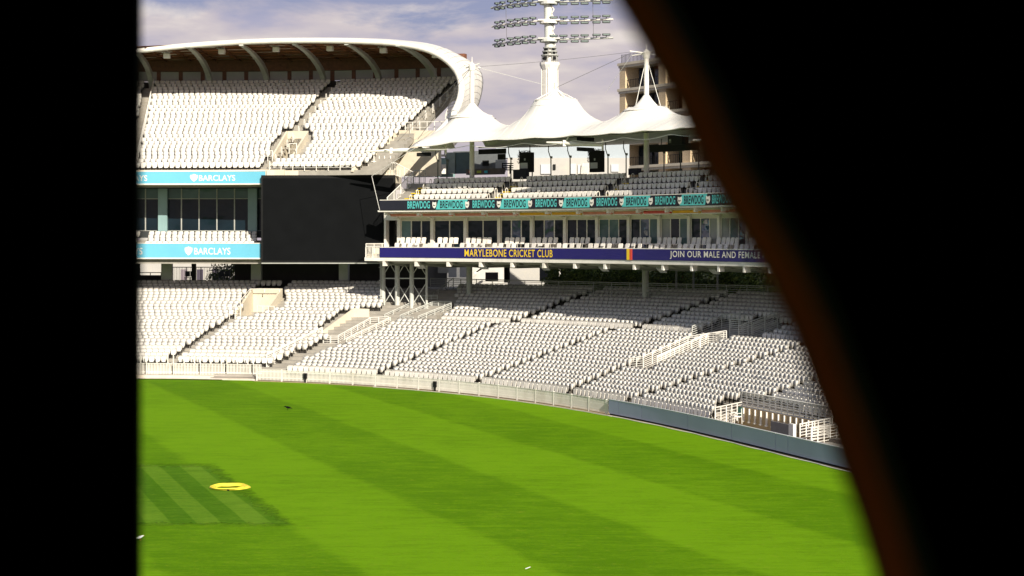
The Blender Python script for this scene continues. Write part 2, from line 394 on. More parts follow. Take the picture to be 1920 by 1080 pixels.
# ---- aisles of the right stand (px at first row, px at last row)
def sA(T, rows, p0, p1): return (T.at(p0, rows[0][0]), T.at(p1, rows[-1][0]))
def mkblocks(T, rows, lefts, names):
    bl = []
    for k in range(len(lefts)-1):
        (a0, a1), (b0, b1) = lefts[k], lefts[k+1]; bl.append((names[k], a0, b0, a1, b1))
    return bl
aisEL = [sA(E_, EL, 500, 700), sA(E_, EL, 712, 925), sA(E_, EL, 897, 1143), sA(E_, EL, 1066, 1300), (E_.at(1178, EL[0][0]), E_.at(1500, EL[-1][0])), (E_.at(1335, EL[0][0]), E_.at(1660, EL[-1][0])), (E_.at(1520, EL[0][0]), E_.at(1860, EL[-1][0])), (74, 74)]
blEL = mkblocks(E_, EL, aisEL, ['first', 'second', 'third', 'fourth', 'fifth', 'sixth', 'seventh'])
def keepEL(px, py, r):
    if py < 660 and px < 748-(py-613)*1.62*1.0-0 and py > 600: return px > 748-(py-613)*2.2
    lim = 748-(py-613)*2.2 if py < 655 else (655-(py-655)*3.2 if py < 672 else 600-(py-672)*2.1)
    if px < lim: return False
    if inpoly(px, py, [(1178, 705), (1180, 690), (1206, 690), (1290, 655), (1336, 645), (1366, 641), (1364, 651), (1330, 661), (1238, 697), (1215, 708)]): return False
    if inpoly(px, py, [(1336, 800), (1338, 771), (1385, 757), (1470, 774), (1700, 840), (1700, 900), (1560, 860)]): return False
    return True
def lab_front(r, i, b, n):
    return 'white seat, %s row from the fence, %s seat in the %s block, right stand' % (ordn(r+1), ordn(i+1), b)
seats += fill(E_, EL, blEL, .53, lab_front, 'folded white tip-up seats on the terraces', keepEL, aisle=.3)
aisEU = [(E_.at(815, EU[0][0]), E_.at(848, EU[-1][0])), sA(E_, EU, 967, 1122), sA(E_, EU, 1193, 1372), sA(E_, EU, 1420, 1600), (56, 56)]
blEU = mkblocks(E_, EU, aisEU, ['first', 'second', 'third', 'fourth'])
def keepEU(px, py, r):
    if py > 586 and px < 820+(614-py)*1.25: return False
    if py <= 586 and px < 853: return False
    if inpoly(px, py, [(1298, 655), (1300, 632), (1353, 611), (1390, 611), (1460, 608), (1466, 620), (1428, 640), (1424, 655)]): return False
    return True
def lab_under(r, i, b, n):
    return 'shaded white seat, %s row above the gangway, %s seat in the %s block' % (ordn(r+1), ordn(i+1), b)
seats += fill(E_, EU, blEU, .53, lab_under, 'folded white tip-up seats on the terraces', keepEU, aisle=.45, bonus=.8)
# ---- left stand
def pxs(T, rows, p0, p1=None, r0=0, r1=-1):
    a = T.at(p0, rows[r0][0]); return (a, a if p1 is None else T.at(p1, rows[r1][0]))
aisNL = [(-9, -9.5), (N_.at(322, 1.2), N_.at(540, NL[-1][0])), (22.5, 22.5)]
blNL = mkblocks(N_, NL, aisNL, ['left', 'right'])
def keepNL(px, py, r):
    if px > 500+(692-py)*2.4 or px > 716: return False
    if inpoly(px, py, [(449, 606), (452, 566), (482, 545), (536, 545), (536, 584), (478, 604)]): return False
    if inpoly(px, py, [(598, 640), (596, 622), (640, 592), (725, 584), (725, 600), (640, 640)]): return False
    return True
def lab_nl(r, i, b, n): return 'white seat, %s row from the kerb, %s seat, %s lower block, left stand' % (ordn(r+1), ordn(i+1), b)
seats += fill(N_, NL, blNL, .53, lab_nl, 'folded white tip-up seats on the terraces', keepNL, aisle=.4)
aisNB = [(-9, -9), pxs(N_, NB, 262, 268), (N_.at(486, 15), N_.at(486, 17.7))]
blNB = mkblocks(N_, NB, aisNB, ['left', 'right'])
def lab_nb(r, i, b, n): return 'white seat, %s balcony row below the dark glazing, %s seat, %s block' % (ordn(r+1), ordn(i+1), b)
seats += fill(N_, NB, blNB, .55, lab_nb, 'folded white tip-up seats on the terraces', None, aisle=.35, bonus=1.1)
aisNU = [(-9, -9), (N_.at(243, 15), N_.at(278, 33.7)), (N_.at(497, 15), N_.at(626, 33.7)), (N_.at(690, 15), N_.at(862, 33.7)), (N_.at(870, 34), N_.at(868, 34))]
blNU = mkblocks(N_, NU, aisNU, ['far left', 'left', 'middle', 'right'])
def keepNU(px, py, r):
    if px > 868 or (py > 268 and px > 690+(318-py)*1.15): return False
    if inpoly(px, py, [(508, 312), (510, 275), (534, 250), (582, 250), (584, 268), (566, 302), (546, 306)]): return False
    if py > 247 and px > 693+(314-py)*.9: return False
    if px > 742 and py > 252: return False
    return True
def lab_nu(r, i, b, n): return 'white seat, %s row above the blue board, %s seat of the %s upper block' % (ordn(r+1), ordn(i+1), b)
seats += fill(N_, NU, blNU, .545, lab_nu, 'folded white tip-up seats on the terraces', keepNU, aisle=.42)
seats.sort(key=lambda q: -q[0])
for k, (sc_, x, y, z, yaw, lab, grp) in enumerate(seats[:300]):
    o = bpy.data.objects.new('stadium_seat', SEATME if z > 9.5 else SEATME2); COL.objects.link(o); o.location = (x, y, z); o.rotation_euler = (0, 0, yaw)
    tag(o, lab, 'seat', grp)
def mass(items, geo, name, mats):
    import numpy as np
    V = np.array(geo.v); nv = len(V); K = len(items)
    P = np.array([(q[1], q[2], q[3]) for q in items]); A = np.array([q[4] for q in items])
    c, s_ = np.cos(A)[:, None], np.sin(A)[:, None]
    X = V[None, :, 0]*c-V[None, :, 1]*s_+P[:, 0:1]; Y = V[None, :, 0]*s_+V[None, :, 1]*c+P[:, 1:2]; Z = np.repeat(V[None, :, 2], K, 0)+P[:, 2:3]
    co = np.stack([X, Y, Z], -1).reshape(-1, 3)
    lt = np.array([len(f) for f in geo.f]); fl = np.concatenate([np.array(f) for f in geo.f])
    me = bpy.data.meshes.new(name); me.vertices.add(len(co)); me.vertices.foreach_set('co', co.ravel().astype('f'))
    me.loops.add(len(fl)*K); me.loops.foreach_set('vertex_index', (fl[None, :]+(np.arange(K)*nv)[:, None]).ravel().astype('i'))
    me.polygons.add(len(lt)*K); ls = np.concatenate([[0], np.cumsum(lt)[:-1]])
    me.polygons.foreach_set('loop_start', (ls[None, :]+(np.arange(K)*len(fl))[:, None]).ravel().astype('i'))
    me.polygons.foreach_set('loop_total', np.tile(lt, K).astype('i'))
    for m in mats: me.materials.append(m)
    me.polygons.foreach_set('material_index', np.tile(np.array(geo.m), K).astype('i'))
    me.update(calc_edges=True); me.validate()
    o = bpy.data.objects.new(name, me); COL.objects.link(o); return o
rest = seats[300:]
o = mass([q for q in rest if q[3] > 9.5], SEATGEO, 'stadium_seat_rows', [SEAT, BLACK, SEAT]); o2 = mass([q for q in rest if q[3] <= 9.5], SEATGEO2, 'stadium_seat_rows', [SEAT, BLACK, SEATSHADE])
import numpy as np
def joined(a, b):          # the crowd of small far seats is one object
    import bmesh
    bm = bmesh.new(); bm.from_mesh(a.data); n0 = len(bm.faces); bm.from_mesh(b.data); bm.faces.ensure_lookup_table()
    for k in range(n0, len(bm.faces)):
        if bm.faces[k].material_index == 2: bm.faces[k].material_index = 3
    a.data.materials.append(SEATSHADE); bm.to_mesh(a.data); bm.free(); bpy.data.objects.remove(b)
joined(o, o2)
tag(o, 'remaining hundreds of folded white tip-up seats filling the terraces of both stands', 'seats', kind='stuff')
print('SEATS', len(seats))
# ------------------------------------------------------------------ left stand
def railing(T, pts, surf, h=1.05, nr=5, sp=1.3, r=.03, name='railing', label='', mats=WHITE, group=None, balus=None, cat='railing', end=None):
    """pts : (s, o) ; surf(o) floor height. posts, top rail and inner rails follow the slope"""
    P = []
    for s, o in pts: x, y, z = T.pt(s, o, surf(o) if callable(surf) else surf); P.append(Vector((x, y, z)))
    return railing3(P, h, nr, sp, r, name, label, mats, group, balus, cat)
def railing3(P, h=1.05, nr=5, sp=1.3, r=.03, name='railing', label='', mats=WHITE, group=None, balus=None, cat='railing'):
    P = [Vector(p) for p in P]
    t = thing(name, P[0], label, cat, group); top = MB(); inn = MB(); up = Vector((0, 0, 1))
    first = True
    for a, b in zip(P, P[1:]):
        top.bar(a+up*h, b+up*h, r*1.35, 6)
        if balus:
            n = max(2, int((b-a).length/balus))
            for k in range(n+1):
                q = a.lerp(b, k/n); inn.bar(q+up*.05, q+up*(h-.02), r*.55, 4)
            inn.bar(a+up*.08, b+up*.08, r*.8, 4)
        else:
            for k in range(nr): inn.bar(a+up*(h*(k+.6)/(nr+.4)), b+up*(h*(k+.6)/(nr+.4)), r*(.95 if nr > 5 else .7), 4)
        n = max(1, int(round((b-a).length/sp)))
        for k in range(0 if first else 1, n+1):
            q = a.lerp(b, k/n); m = MB(); m.bar(q-up*.05, q+up*(h+.01), r*1.25, 6); m.box((q.x, q.y, q.z+.01), (.1, .1, .03)); m.build('post', mats, t)
        first = False
    top.build('top_rail', mats, t); inn.build('inner_rails' if not balus else 'balusters', mats, t)
    return t
def rowz(rows, o):
    z = rows[0][1]
    for a, b in rows:
        if o >= a-.25: z = b
    return z
def slope(rows):
    (a, b), (c, d) = rows[0], rows[-1]
    return lambda o: b+(d-b)*(o-a)/(c-a)
sEL, sEU, sNL, sNU, sNB = slope(EL), slope(EU), slope(NL), slope(NU), slope(NB)

G1 = thing('grandstand', N_.pt(9, 8, 0), 'large grandstand on the left with curved white roof, timber soffit and two blue boards', 'grandstand')
sL, sR = -12.5, 24.0
# lower terrace with a sunken way-in (vomitory), two segments
va, vb = N_.at(452, 14), N_.at(531, 18)
va2, vb2 = N_.at(640, 13), N_.at(722, 14)
def vom(rows, i0, i1, tread, zbot, drop):
    p = [(rows[0][0]-.25, zbot)]
    for i, (o, z) in enumerate(rows):
        if i0 <= i < i1: z = rows[i0][1]-drop
        p += [(o-.25, z), (o-.25+tread, z)]
    p.append((rows[-1][0]-.25+tread, zbot)); return p
mb = MB()
mb.sweep(N_, sL, va, stair_profile(NL, .79, 0)); mb.sweep(N_, va, vb, vom(NL, 15, 21, .79, 0, .6)); mb.sweep(N_, vb, sR, stair_profile(NL, .79, 0))
mb.build('lower_terrace', CONC, G1)
mb = MB()   # parapet of that way-in
for s_ in (va, vb):
    o0, o1 = NL[15][0], NL[20][0]+.5
    mb.sweep(N_, s_-.08, s_+.08, [(o0-.6, sNL(o0)-.9), (o0-.6, sNL(o0)+.35), (o1, sNL(o1)+1.0), (o1, sNL(o0)-.9)])
mb.sweep(N_, va, vb, [(o1, sNL(o0)-.8), (o1, sNL(o1)+1.0), (o1+.15, sNL(o1)+1.0), (o1+.15, sNL(o0)-.8)])
mb.build('stair_parapet', PALEC, G1)
mb = MB()
q0, q1 = (N_.at(600, 8.6), 8.6), (N_.at(724, 15.6), 15.6)
A = Vector(N_.pt(q0[0], q0[1], sNL(8.6))); B = Vector(N_.pt(N_.at(664, 13.2), 13.2, sNL(13.2))); C_ = Vector(N_.pt(N_.at(692, 13.4), 13.4, sNL(13.2)))
for a, b, ha, hb in ((A, B, .15, .75), (B, C_, .75, .70)):
    d = (b-a).normalized(); nn = Vector((-d.y, d.x, 0))*.16
    mb.add([a+Vector((0, 0, -1.6)), b+Vector((0, 0, -2.0)), b+Vector((0, 0, hb)), a+Vector((0, 0, ha)), a+nn+Vector((0, 0, -1.6)), b+nn+Vector((0, 0, -2.0)), b+nn+Vector((0, 0, hb)), a+nn+Vector((0, 0, ha))],
           [(0, 1, 2, 3), (7, 6, 5, 4), (0, 4, 5, 1), (1, 5, 6, 2), (2, 6, 7, 3), (3, 7, 4, 0)])
mb.build('side_parapet', PALEC, G1)
# balcony deck and its parapet (board in front is a thing of its own)
sc0, sc1 = sL, N_.at(533, 14.3); sE = N_.at(533, 14.3); sU = N_.at(858, 34)
mb = MB(); mb.sweep(N_, sc0, sE, thick_profile(NB, .75, .5, 1.6)); mb.build('balcony_deck', CONC, G1)
mb = MB(); mb.rect(N_, sc0, sE, 14.3, 14.65, 9.9, 11.42); mb.build('balcony_parapet', PALEC, G1)
mb = MB(); mb.rect(N_, sc0, sE, 14.66, 24, 9.5, 9.9); mb.build('lower_soffit', CONC, G1)
# dark glazing : one window per bay
gz0, gz1 = 12.55, 16.6
go = 19.2
mull = [175, 209, 243, 273, 306, 340.5, 373.5, 407, 440, 473, 506, 540]
for a, b in zip(mull, mull[1:]):
    s0, s1 = N_.at(a, go), N_.at(b, go)
    fr = MB(); fr.rect(N_, s0-.04, s0+.04, go-.08, go+.05, gz0, gz1); fr.rect(N_, s0+.04, s1-.04, go-.06, go+.04, gz0+3.05, gz0+3.12); fr.rect(N_, s0+.04, s1-.04, go-.06, go+.04, gz0, gz0+.06)
    f = fr.build('window', GREYM, G1); g = MB(); g.rect(N_, s0+.04, s1-.04, go-.01, go+.03, gz0+.05, gz0+3.05); g.build('pane', GLASS, f); g = MB(); g.rect(N_, s0+.04, s1-.04, go-.01, go+.03, gz0+3.12, gz1); g.build('pane', GLASS3, f)
for a in (311, 481, 135):
    s0 = N_.at(a, go+.9); mb = MB(); mb.rect(N_, s0-.33, s0+.33, go-.5, go-.12, 12.4, 16.6); mb.build('pillar', TEAL if a != 135 else TEAL, G1)
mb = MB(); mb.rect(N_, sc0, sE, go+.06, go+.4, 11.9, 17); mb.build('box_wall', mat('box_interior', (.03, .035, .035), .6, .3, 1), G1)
# upper deck : parapet band, raked terrace with sunken ways in, soffit
mb = MB(); mb.rect(N_, sc0, sE, 14.3, 14.65, 16.75, 18.2); mb.build('upper_parapet', PALEC, G1)
ua, ub = N_.at(512, 17.2), N_.at(556, 18.2)
uc, ud = N_.at(700, 12.6), 24.0
NUr = NU
def deckprof(rows, i0=None, i1=None, drop=0., th=.7):
    p = []
    for i, (o, z) in enumerate(rows):
        if i0 is not None and i0 <= i < i1: z = rows[i0][1]-drop
        p += [(o-.25, z), (o-.25+.75, z)]
    p += [(p[-1][0]+1.4, p[-1][1]), (p[-1][0]+1.4, p[-1][1]-th), (rows[0][0]+2, rows[0][1]-1.45), (rows[0][0]-.25, rows[0][1]-1.45)]
    return p
mb = MB(); mb.sweep(N_, sL, ua, deckprof(NU)); mb.sweep(N_, ua, ub, deckprof(NU, 3, 9, .5)); sx_ = max(N_.at(530, 15), ub); 
if sx_ > ub: mb.sweep(N_, ub, sx_, deckprof(NU))
mb.sweep(N_, sx_, sU, thick_profile(NU, .75, .45, 1.4))
mb.build('upper_terrace', CONC, G1)
mb = MB(); o0, o1 = NU[3][0], NU[9][0]-.25
for s_ in (ua, ub): mb.sweep(N_, s_-.07, s_+.07, [(o0-.4, sNU(o0)-.7), (o0-.4, sNU(o0)+.3), (o1, sNU(o1)+.85), (o1, sNU(o0)-.7)])
mb.sweep(N_, ua, ub, [(o1, sNU(o0)-.6), (o1, sNU(o1)+.85), (o1+.12, sNU(o1)+.85), (o1+.12, sNU(o0)-.6)])
mb.build('upper_parapet', PALEC, G1)
sd_ = N_.at(547, o1); mb = MB(); mb.rect(N_, sd_-.26, sd_+.26, o1-.05, o1-.01, sNU(o0)-.45, sNU(o0)+.75); mb.build('doorway', INK, G1)
# right-hand end walls of the upper tier (beige panels beside the seats)
def panel3(name, pts, thick, m, parent=None, dirv=None):
    a, b, c = Vector(pts[0]), Vector(pts[1]), Vector(pts[2]); n_ = (b-a).cross(c-a).normalized()
    if n_.y < 0: n_ = -n_
    k = MB(); k.prism(pts, n_*thick); return k.build(name, m, parent)
def NW(px, py, o):       # point on the left stand seen at px,py at offset o
    s = N_.at(px, o); p = N_.pt(s, o, 0); return Vector((p[0], p[1], CH-(py-HZ)*p[1]/F))
panel3('end_wall', [NW(662, 322, 14.6), NW(668, 312, 15.1), NW(747, 245, 22.3), NW(750, 330, 22.3)], .25, PALEC, G1)
panel3('end_wall', [NW(748, 330, 22.3), NW(748, 244, 22.4), NW(826, 245, 22.6), NW(826, 330, 22.6)], .25, PALEC, G1)
DF = 162.2
panel3('front_wall', [W(500, 331, DF), W(500, 319.5, DF), W(752, 318.5, DF), W(752, 331, DF)], .35, PALEC, G1)
panel3('side_wall', [W(742, 356, DF), W(742, 327, DF), W(753, 330, DF+2), W(753, 356, DF+2)], .2, PALEC, G1)
# back of the upper tier : dark beam, clerestory windows, wall
ob = 36.3
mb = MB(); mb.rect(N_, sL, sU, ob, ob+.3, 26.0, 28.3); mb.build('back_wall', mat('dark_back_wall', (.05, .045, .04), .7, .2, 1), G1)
mb = MB(); mb.rect(N_, sL, sU, ob-.35, ob+.35, 29.38, 30.75); mb.build('back_beam', WOODD, G1)
sp = 1.42; s = sL
while s < sU-1.4:
    m = MB(); m.rect(N_, s-.05, s+.2, ob, ob+.3, 28.3, 29.4); f = m.build('window', WOODD, G1)
    m = MB(); m.rect(N_, s+.16, s+sp-.02, ob+.12, ob+.16, 28.35, 29.4); m.build('pane', mat('clerestory_pane', (.42, .42, .40), .4, .15, .5), f); s += sp
# roof : timber soffit, ribs, purlins, white shell that rolls down around the right end
def roofz(o, s):    # underside height
    t = (o-OF)/(ob-OF); f = 30.9-.0060*(s-9.0)**2*(1 if s > 9 else .55); k_ = 30.25
    return f+(k_-f)*max(0, t)**1.4
OF = 24.3
mb = MB(); rows_ = []
ss = [sL+(17.4-sL)*k/24 for k in range(25)]
for s in ss: rows_.append([N_.pt(s, o, roofz(o, s)+.25) for o in [OF+.3+k*(ob+.3-OF-.3)/10 for k in range(11)]])
mb.grid(rows_); mb.build('timber_soffit', WOOD, G1)
for k in range(6):
    o = OF+1.0+k*2.0; mb = MB()
    for a, b in zip(ss, ss[1:]):
        p, q = Vector(N_.pt(a, o, roofz(o, a)+.1)), Vector(N_.pt(b, o, roofz(o, b)+.1)); mb.bar(p, q, .12, 4, caps=False)
    mb.build('purlin', WOODD, G1)
s = sL+.6
while s < 17.2:
    m = MB()
    for k in range(6):
        o0, o1 = OF+.3+k*1.9, OF+2.2+k*1.9
        m.bar(N_.pt(s, o0, roofz(o0, s)+.12), N_.pt(s, o1, roofz(o1, s)+.12), .1, 4, caps=False)
    m.build('rafter', WOODD, G1); s += 1.63
m = MB()    # pale acoustic panels between the beams
for k in range(5):
    for j in range(20):
        if (k*7+j*5) % 3 == 0 or (k+j) % 4 == 1:
            s0 = sL+.9+j*1.63; o0 = OF+1.3+k*2.0
            if s0 < 17.5: m.add([N_.pt(s0, o0, roofz(o0, s0)+.02), N_.pt(s0+1.1, o0, roofz(o0, s0+1.1)+.02), N_.pt(s0+1.1, o0+.35, roofz(o0, s0)+.02), N_.pt(s0, o0+.35, roofz(o0, s0)+.02)], [(0, 1, 2, 3)])
m.build('ceiling_slots', STEEL, G1)
for pa in (150, 250, 354, 455, 555, 653, 750):
    s = N_.at(pa, OF+.5); m = MB(); prof = []
    st = [(OF-.1, -.10, .2), (OF+2, -.18, .34), (OF+4, -.36, .50), (OF+6, -.66, .66), (OF+7.8, -1.08, .9), (OF+9.3, -1.7, .95), (OF+10.1, -2.4, .6), (OF+10.4, -3.2, .4)]
    L1 = [(o, roofz(o, s)+z) for o, z, d in st]; L2 = [(o+(.0 if k < 5 else (.25, .42, .42)[k-5]), roofz(o, s)+z+d*.62) for k, (o, z, d) in enumerate(st)]
    hw = .15
    vs = []
    for (o, z), (o2, z2) in zip(L1, L2):
        vs += [N_.pt(s-hw, o, z), N_.pt(s+hw, o, z), N_.pt(s+hw, o2, z2), N_.pt(s-hw, o2, z2)]
    n_ = len(L1); fs = []
    for i in range(n_-1):
        for j in range(4): a = i*4+j; b = i*4+(j+1) % 4; fs.append((a, b, b+4, a+4))
    fs += [(3, 2, 1, 0), tuple(range(4*n_-4, 4*n_))]; m.add(vs, fs)
    m.build('roof_rib', STEEL, G1)
    m = MB(); p = Vector(N_.pt(s, OF+10.65, 26.6)); m.bar(p, p+Vector((0, 0, 1.3)), .26, 8); m.build('column', STEEL, G1)
# shell : front edge A, top/back edge C
def spl(P, n):
    out_ = []
    for i in range(len(P)-1):
        p0, p1, p2, p3 = P[max(0, i-1)], P[i], P[i+1], P[min(len(P)-1, i+2)]
        for k in range(n):
            t = k/n; out_.append(tuple(.5*((2*b)+(-a+c)*t+(2*a-5*b+4*c-d)*t*t+(-a+3*b-3*c+d)*t**3) for a, b, c, d in zip(p0, p1, p2, p3)))
    out_.append(tuple(P[-1])); return out_
Apx = [(60, 122, 175), (160, 106, 174.6), (262, 95, 174.2), (360, 85.5, 173.7), (460, 79, 173), (560, 76.5, 172), (660, 77.5, 171), (740, 82, 170), (795, 92, 169), (832, 109, 168), (856, 133, 167.2), (865, 160, 166.4), (862, 188, 165.6), (850, 215, 164.8), (832, 240, 164), (812, 260, 163.2), (790, 280, 162.4)]
Cpx = [(60, 130, 188), (160, 114, 188), (262, 104, 188), (360, 95, 187), (460, 89, 186), (560, 86, 185), (660, 86, 184), (750, 88, 183), (826, 95, 181.5), (876, 115, 180), (898, 131, 178.5), (905, 152, 177), (901, 182, 176), (892, 207, 175), (880, 232, 174), (868, 252, 173), (850, 275, 172)]
A3 = spl([W(*p) for p in Apx], 5); C3 = spl([W(*p) for p in Cpx], 5)
rows_ = []; nn = 10
for a, c in zip(A3, C3):
    a, c = Vector(a), Vector(c); r = []
    i = len(rows_)/len(A3)
    bul = .5 if i < .55 else .5+(i-.55)*.9
    dirn = Vector((max(0, (i-.55)*2.2), 0, 1-max(0, (i-.6)*2.0))).normalized()
    for k in range(nn+1):
        t = k/nn; r.append(a.lerp(c, t)+dirn*(bul*sin(pi*t)))
    rows_.append(r)
mb = MB(); mb.grid(rows_)
o_ = mb.build('roof_shell', WHITE, G1, smooth=True)
md = o_.modifiers.new('t', 'SOLIDIFY'); md.thickness = .12; md.offset = 0
mb = MB()
for i, a in enumerate(A3[:-1]):
    b = A3[i+1]; r_ = .27+.30*max(0, i/len(A3)-.45); mb.bar(a, b, r_, 8, r2=.27+.30*max(0, (i+1)/len(A3)-.45), caps=False)
o_ = mb.build('roof_edge', WHITE, G1, smooth=True)
mb = MB()      # seams on the rolled end
for k in range(42, len(rows_)-2, 2):
    for j in range(nn): mb.bar(rows_[k][j]+Vector((.06, -.1, .04)), rows_[k][j+1]+Vector((.06, -.1, .04)), .018, 3, caps=False)
for j in (3, 6, 8):
    for k in range(42, len(rows_)-2): mb.bar(rows_[k][j]+Vector((.06, -.1, .04)), rows_[k+1][j]+Vector((.06, -.1, .04)), .015, 3, caps=False)
mb.build('shell_seams', mat('seam_grey', (.45, .43, .4), .6), G1)
# lower concourse : pillars, back wall pieces
for px_, w_ in ((313, .38), (481, .36), (645, .33), (130, .38)):
    s = N_.at(px_, 21.4); mb = MB(); mb.rect(N_, s-w_, s+w_, 21.2, 21.7, 6.6, 9.6); mb.build('pillar', STEEL, G1)
def wallN(p0, p1, o, z0, z1, m, nm='back_wall'):
    k = MB(); k.rect(N_, N_.at(p0, o), N_.at(p1, o), o, o+.25, z0, z1); k.build(nm, m, G1)
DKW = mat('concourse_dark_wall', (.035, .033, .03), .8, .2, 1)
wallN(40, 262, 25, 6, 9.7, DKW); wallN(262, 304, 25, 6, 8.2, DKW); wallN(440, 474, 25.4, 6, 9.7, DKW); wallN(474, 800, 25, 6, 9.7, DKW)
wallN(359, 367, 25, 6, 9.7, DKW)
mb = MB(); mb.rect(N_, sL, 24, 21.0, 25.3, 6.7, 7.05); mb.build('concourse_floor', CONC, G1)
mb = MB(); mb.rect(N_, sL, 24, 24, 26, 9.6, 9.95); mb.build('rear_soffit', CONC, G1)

# ---------------- lettering
def text_geo(txt, H, Wd, bold=.0, sp=1.0, res=4):
    c = bpy.data.curves.new('lettering', 'FONT'); c.body = txt; c.size = 1; c.offset = bold; c.space_character = sp; c.resolution_u = res; c.fill_mode = 'FRONT'
    o = bpy.data.objects.new('lettering', c); COL.objects.link(o); dg = bpy.context.evaluated_depsgraph_get(); me = bpy.data.meshes.new_from_object(o.evaluated_get(dg))
    vs = [(v.co.x, v.co.y) for v in me.vertices]; fs = [tuple(p.vertices) for p in me.polygons]
    bpy.data.objects.remove(o); bpy.data.curves.remove(c); bpy.data.meshes.remove(me)
    x0, x1 = min(v[0] for v in vs), max(v[0] for v in vs); y0, y1 = min(v[1] for v in vs), max(v[1] for v in vs)
    return [((x-x0)/(x1-x0)*Wd, (y-y0)/(y1-y0)*H) for x, y in vs], fs
def text_on(T, txt, p0, p1, o, z0, z1, m, parent, name='lettering', bold=.0, sp=1.0):
    s0, s1 = T.at(p0, o), T.at(p1, o); vs, fs = text_geo(txt, z1-z0, 1.0, bold, sp)
    k = MB(); k.add([T.pt(s0+(s1-s0)*x, o, z0+y) for x, y in vs], fs); return k.build(name, m, parent)
def shape_on(T, pts, p0, p1, o, z0, z1, m, parent, name):
    s0, s1 = T.at(p0, o), T.at(p1, o); k = MB(); q = [T.pt(s0+(s1-s0)*x, o, z0+(z1-z0)*y) for x, y in pts]
    c = [T.pt(s0+(s1-s0)*x, o+.01, z0+(z1-z0)*y) for x, y in pts]; n_ = len(q)
    k.add(q+c, [tuple(range(n_)), tuple(range(2*n_-1, n_-1, -1))]+[(j, j+n_, (j+1) % n_+n_, (j+1) % n_) for j in range(n_)]); return k.build(name, m, parent)
EAGLE = [(.5, 0), (.62, .08), (.80, .22), (.95, .45), (1, .68), (.93, .88), (.80, .80), (.70, .97), (.60, .84), (.53, 1.0), (.44, .93), (.34, .84), (.30, .96), (.20, .80), (.07, .88), (0, .68), (.05, .45), (.20, .22), (.38, .08)]
for (z0, z1, pe, labl, tx) in ((16.84, 18.09, 497, 'blue board with white eagle and lettering along the upper tier of the left stand', (356, 371, 373, 441, 333)),
                               (9.96, 11.42, 489, 'blue board with white eagle and lettering along the balcony, below its white seats', (346, 361, 364, 432, 470))):
    t = thing('advertising_board', N_.pt(5, 14.2, z0), labl, 'sign')
    m = MB(); m.rect(N_, sc0, N_.at(pe, 14.2), 14.17, 14.3, z0+.1, z1-.05); m.build('panel', CYAN, t)
    m = MB(); m.rect(N_, sc0, N_.at(pe+.3, 14.2), 14.14, 14.3, z0-.02, z0+.1); m.rect(N_, sc0, N_.at(pe+.3, 14.2), 14.14, 14.3, z1-.05, z1+.02); m.build('trim', WHITE, t)
    h = (z1-z0)
    for dx in (0, -165, -330):
        shape_on(N_, EAGLE, tx[0]+dx, tx[1]+dx, 14.155, z0+h*.22, z0+h*.80, WHITE, t, 'emblem')
        text_on(N_, 'BARCLAYS', tx[2]+dx, tx[3]+dx, 14.155, z0+h*.27, z0+h*.70, WHITE, t, bold=.012)
# ---------------- big dark screen
t = thing('video_screen', N_.pt(15, 7.6, 10), 'huge blank black video screen between the two stands', 'screen')
a, b = W(489.5, 0, 161.7), W(741, 0, 161.4); a = Vector((a[0], a[1], 0)); b = Vector((b[0], b[1], 0)); D0, D1 = a.y, b.y
zt, zb = CH-(328.5-HZ)*D0/F, CH-(492-HZ)*D0/F
def flatbox(a, b, z0, z1, t0, t1, m, nm, par):
    d = (b-a).normalized(); n_ = Vector((-d.y, d.x, 0)); k = MB()
    k.prism([Vector((a.x, a.y, z0))+n_*t0, Vector((b.x, b.y, z0))+n_*t0, Vector((b.x, b.y, z1))+n_*t0, Vector((a.x, a.y, z1))+n_*t0], n_*(t1-t0)); return k.build(nm, m, par)
flatbox(a, b, zb, zt, 0.05, .5, BLACK, 'casing', t)
d_ = (b-a).normalized()
flatbox(a+d_*.18, b-d_*.18, zb+.2, zt-.28, 0, .05, SCREEN, 'display', t)
flatbox(a+d_*.02, b-d_*.02, zb-.12, zb-.005, .1, .45, GREYM, 'support_beam', t)
# ------------------------------------------------------------------ right stand
EO = 16.5
G2 = thing('grandstand', E_.pt(20, 18, 0), 'tiered grandstand on the right with glazed boxes on a balcony and dark blue fascia board', 'grandstand')
mb = MB()
vs0, vs1 = E_.at(1207, EL[9][0])+.08, E_.at(1233, EL[9][0])
gang = [(14.5, 4.08)]
RL = EL+[(o, z) for o, z in gang]+EU
def prof_right(cut=None):
    p = [(RL[0][0]-.25, -.1)]
    for i, (o, z) in enumerate(RL):
        o1 = RL[i+1][0]-.25 if i+1 < len(RL) else o+4.5
        if cut and cut[0] <= i < cut[1]: z = RL[cut[0]][1]-.4
        p += [(o-.25, z), (o1, z)]
    p.append((p[-1][0], -.1)); return p
mb.sweep(E_, -10, vs0, prof_right()); mb.sweep(E_, vs0, vs1, prof_right((9, 16))); se0 = E_.at(1338, 2.4); se1 = se0+14
mb.sweep(E_, vs1, se0, prof_right()); mb.sweep(E_, se0, se1, prof_right((0, 4))); mb.sweep(E_, se1, 84, prof_right())
mb.build('lower_terrace', CONC, G2)
mb = MB()
for a0, a1 in [(E_.at(pa, 14.4)-.45, E_.at(pa, 14.4)+.45) for pa in (945, 1158)]+[(E_.at(985, 14.4)-.1, E_.at(985, 14.4)+.7)]:
    mb.rect(E_, a0, a1, 14.3, 14.42, 4.085, 4.13); 
mb.rect(E_, E_.at(727, 12.9), E_.at(752, 12.9), 12.6, 14.0, 3.9, 4.12); mb.rect(E_, E_.at(786, 14), E_.at(822, 14), 14.0, 14.9, 4.09, 4.2)
mb.build('gangway_nosing', YEL, G2)
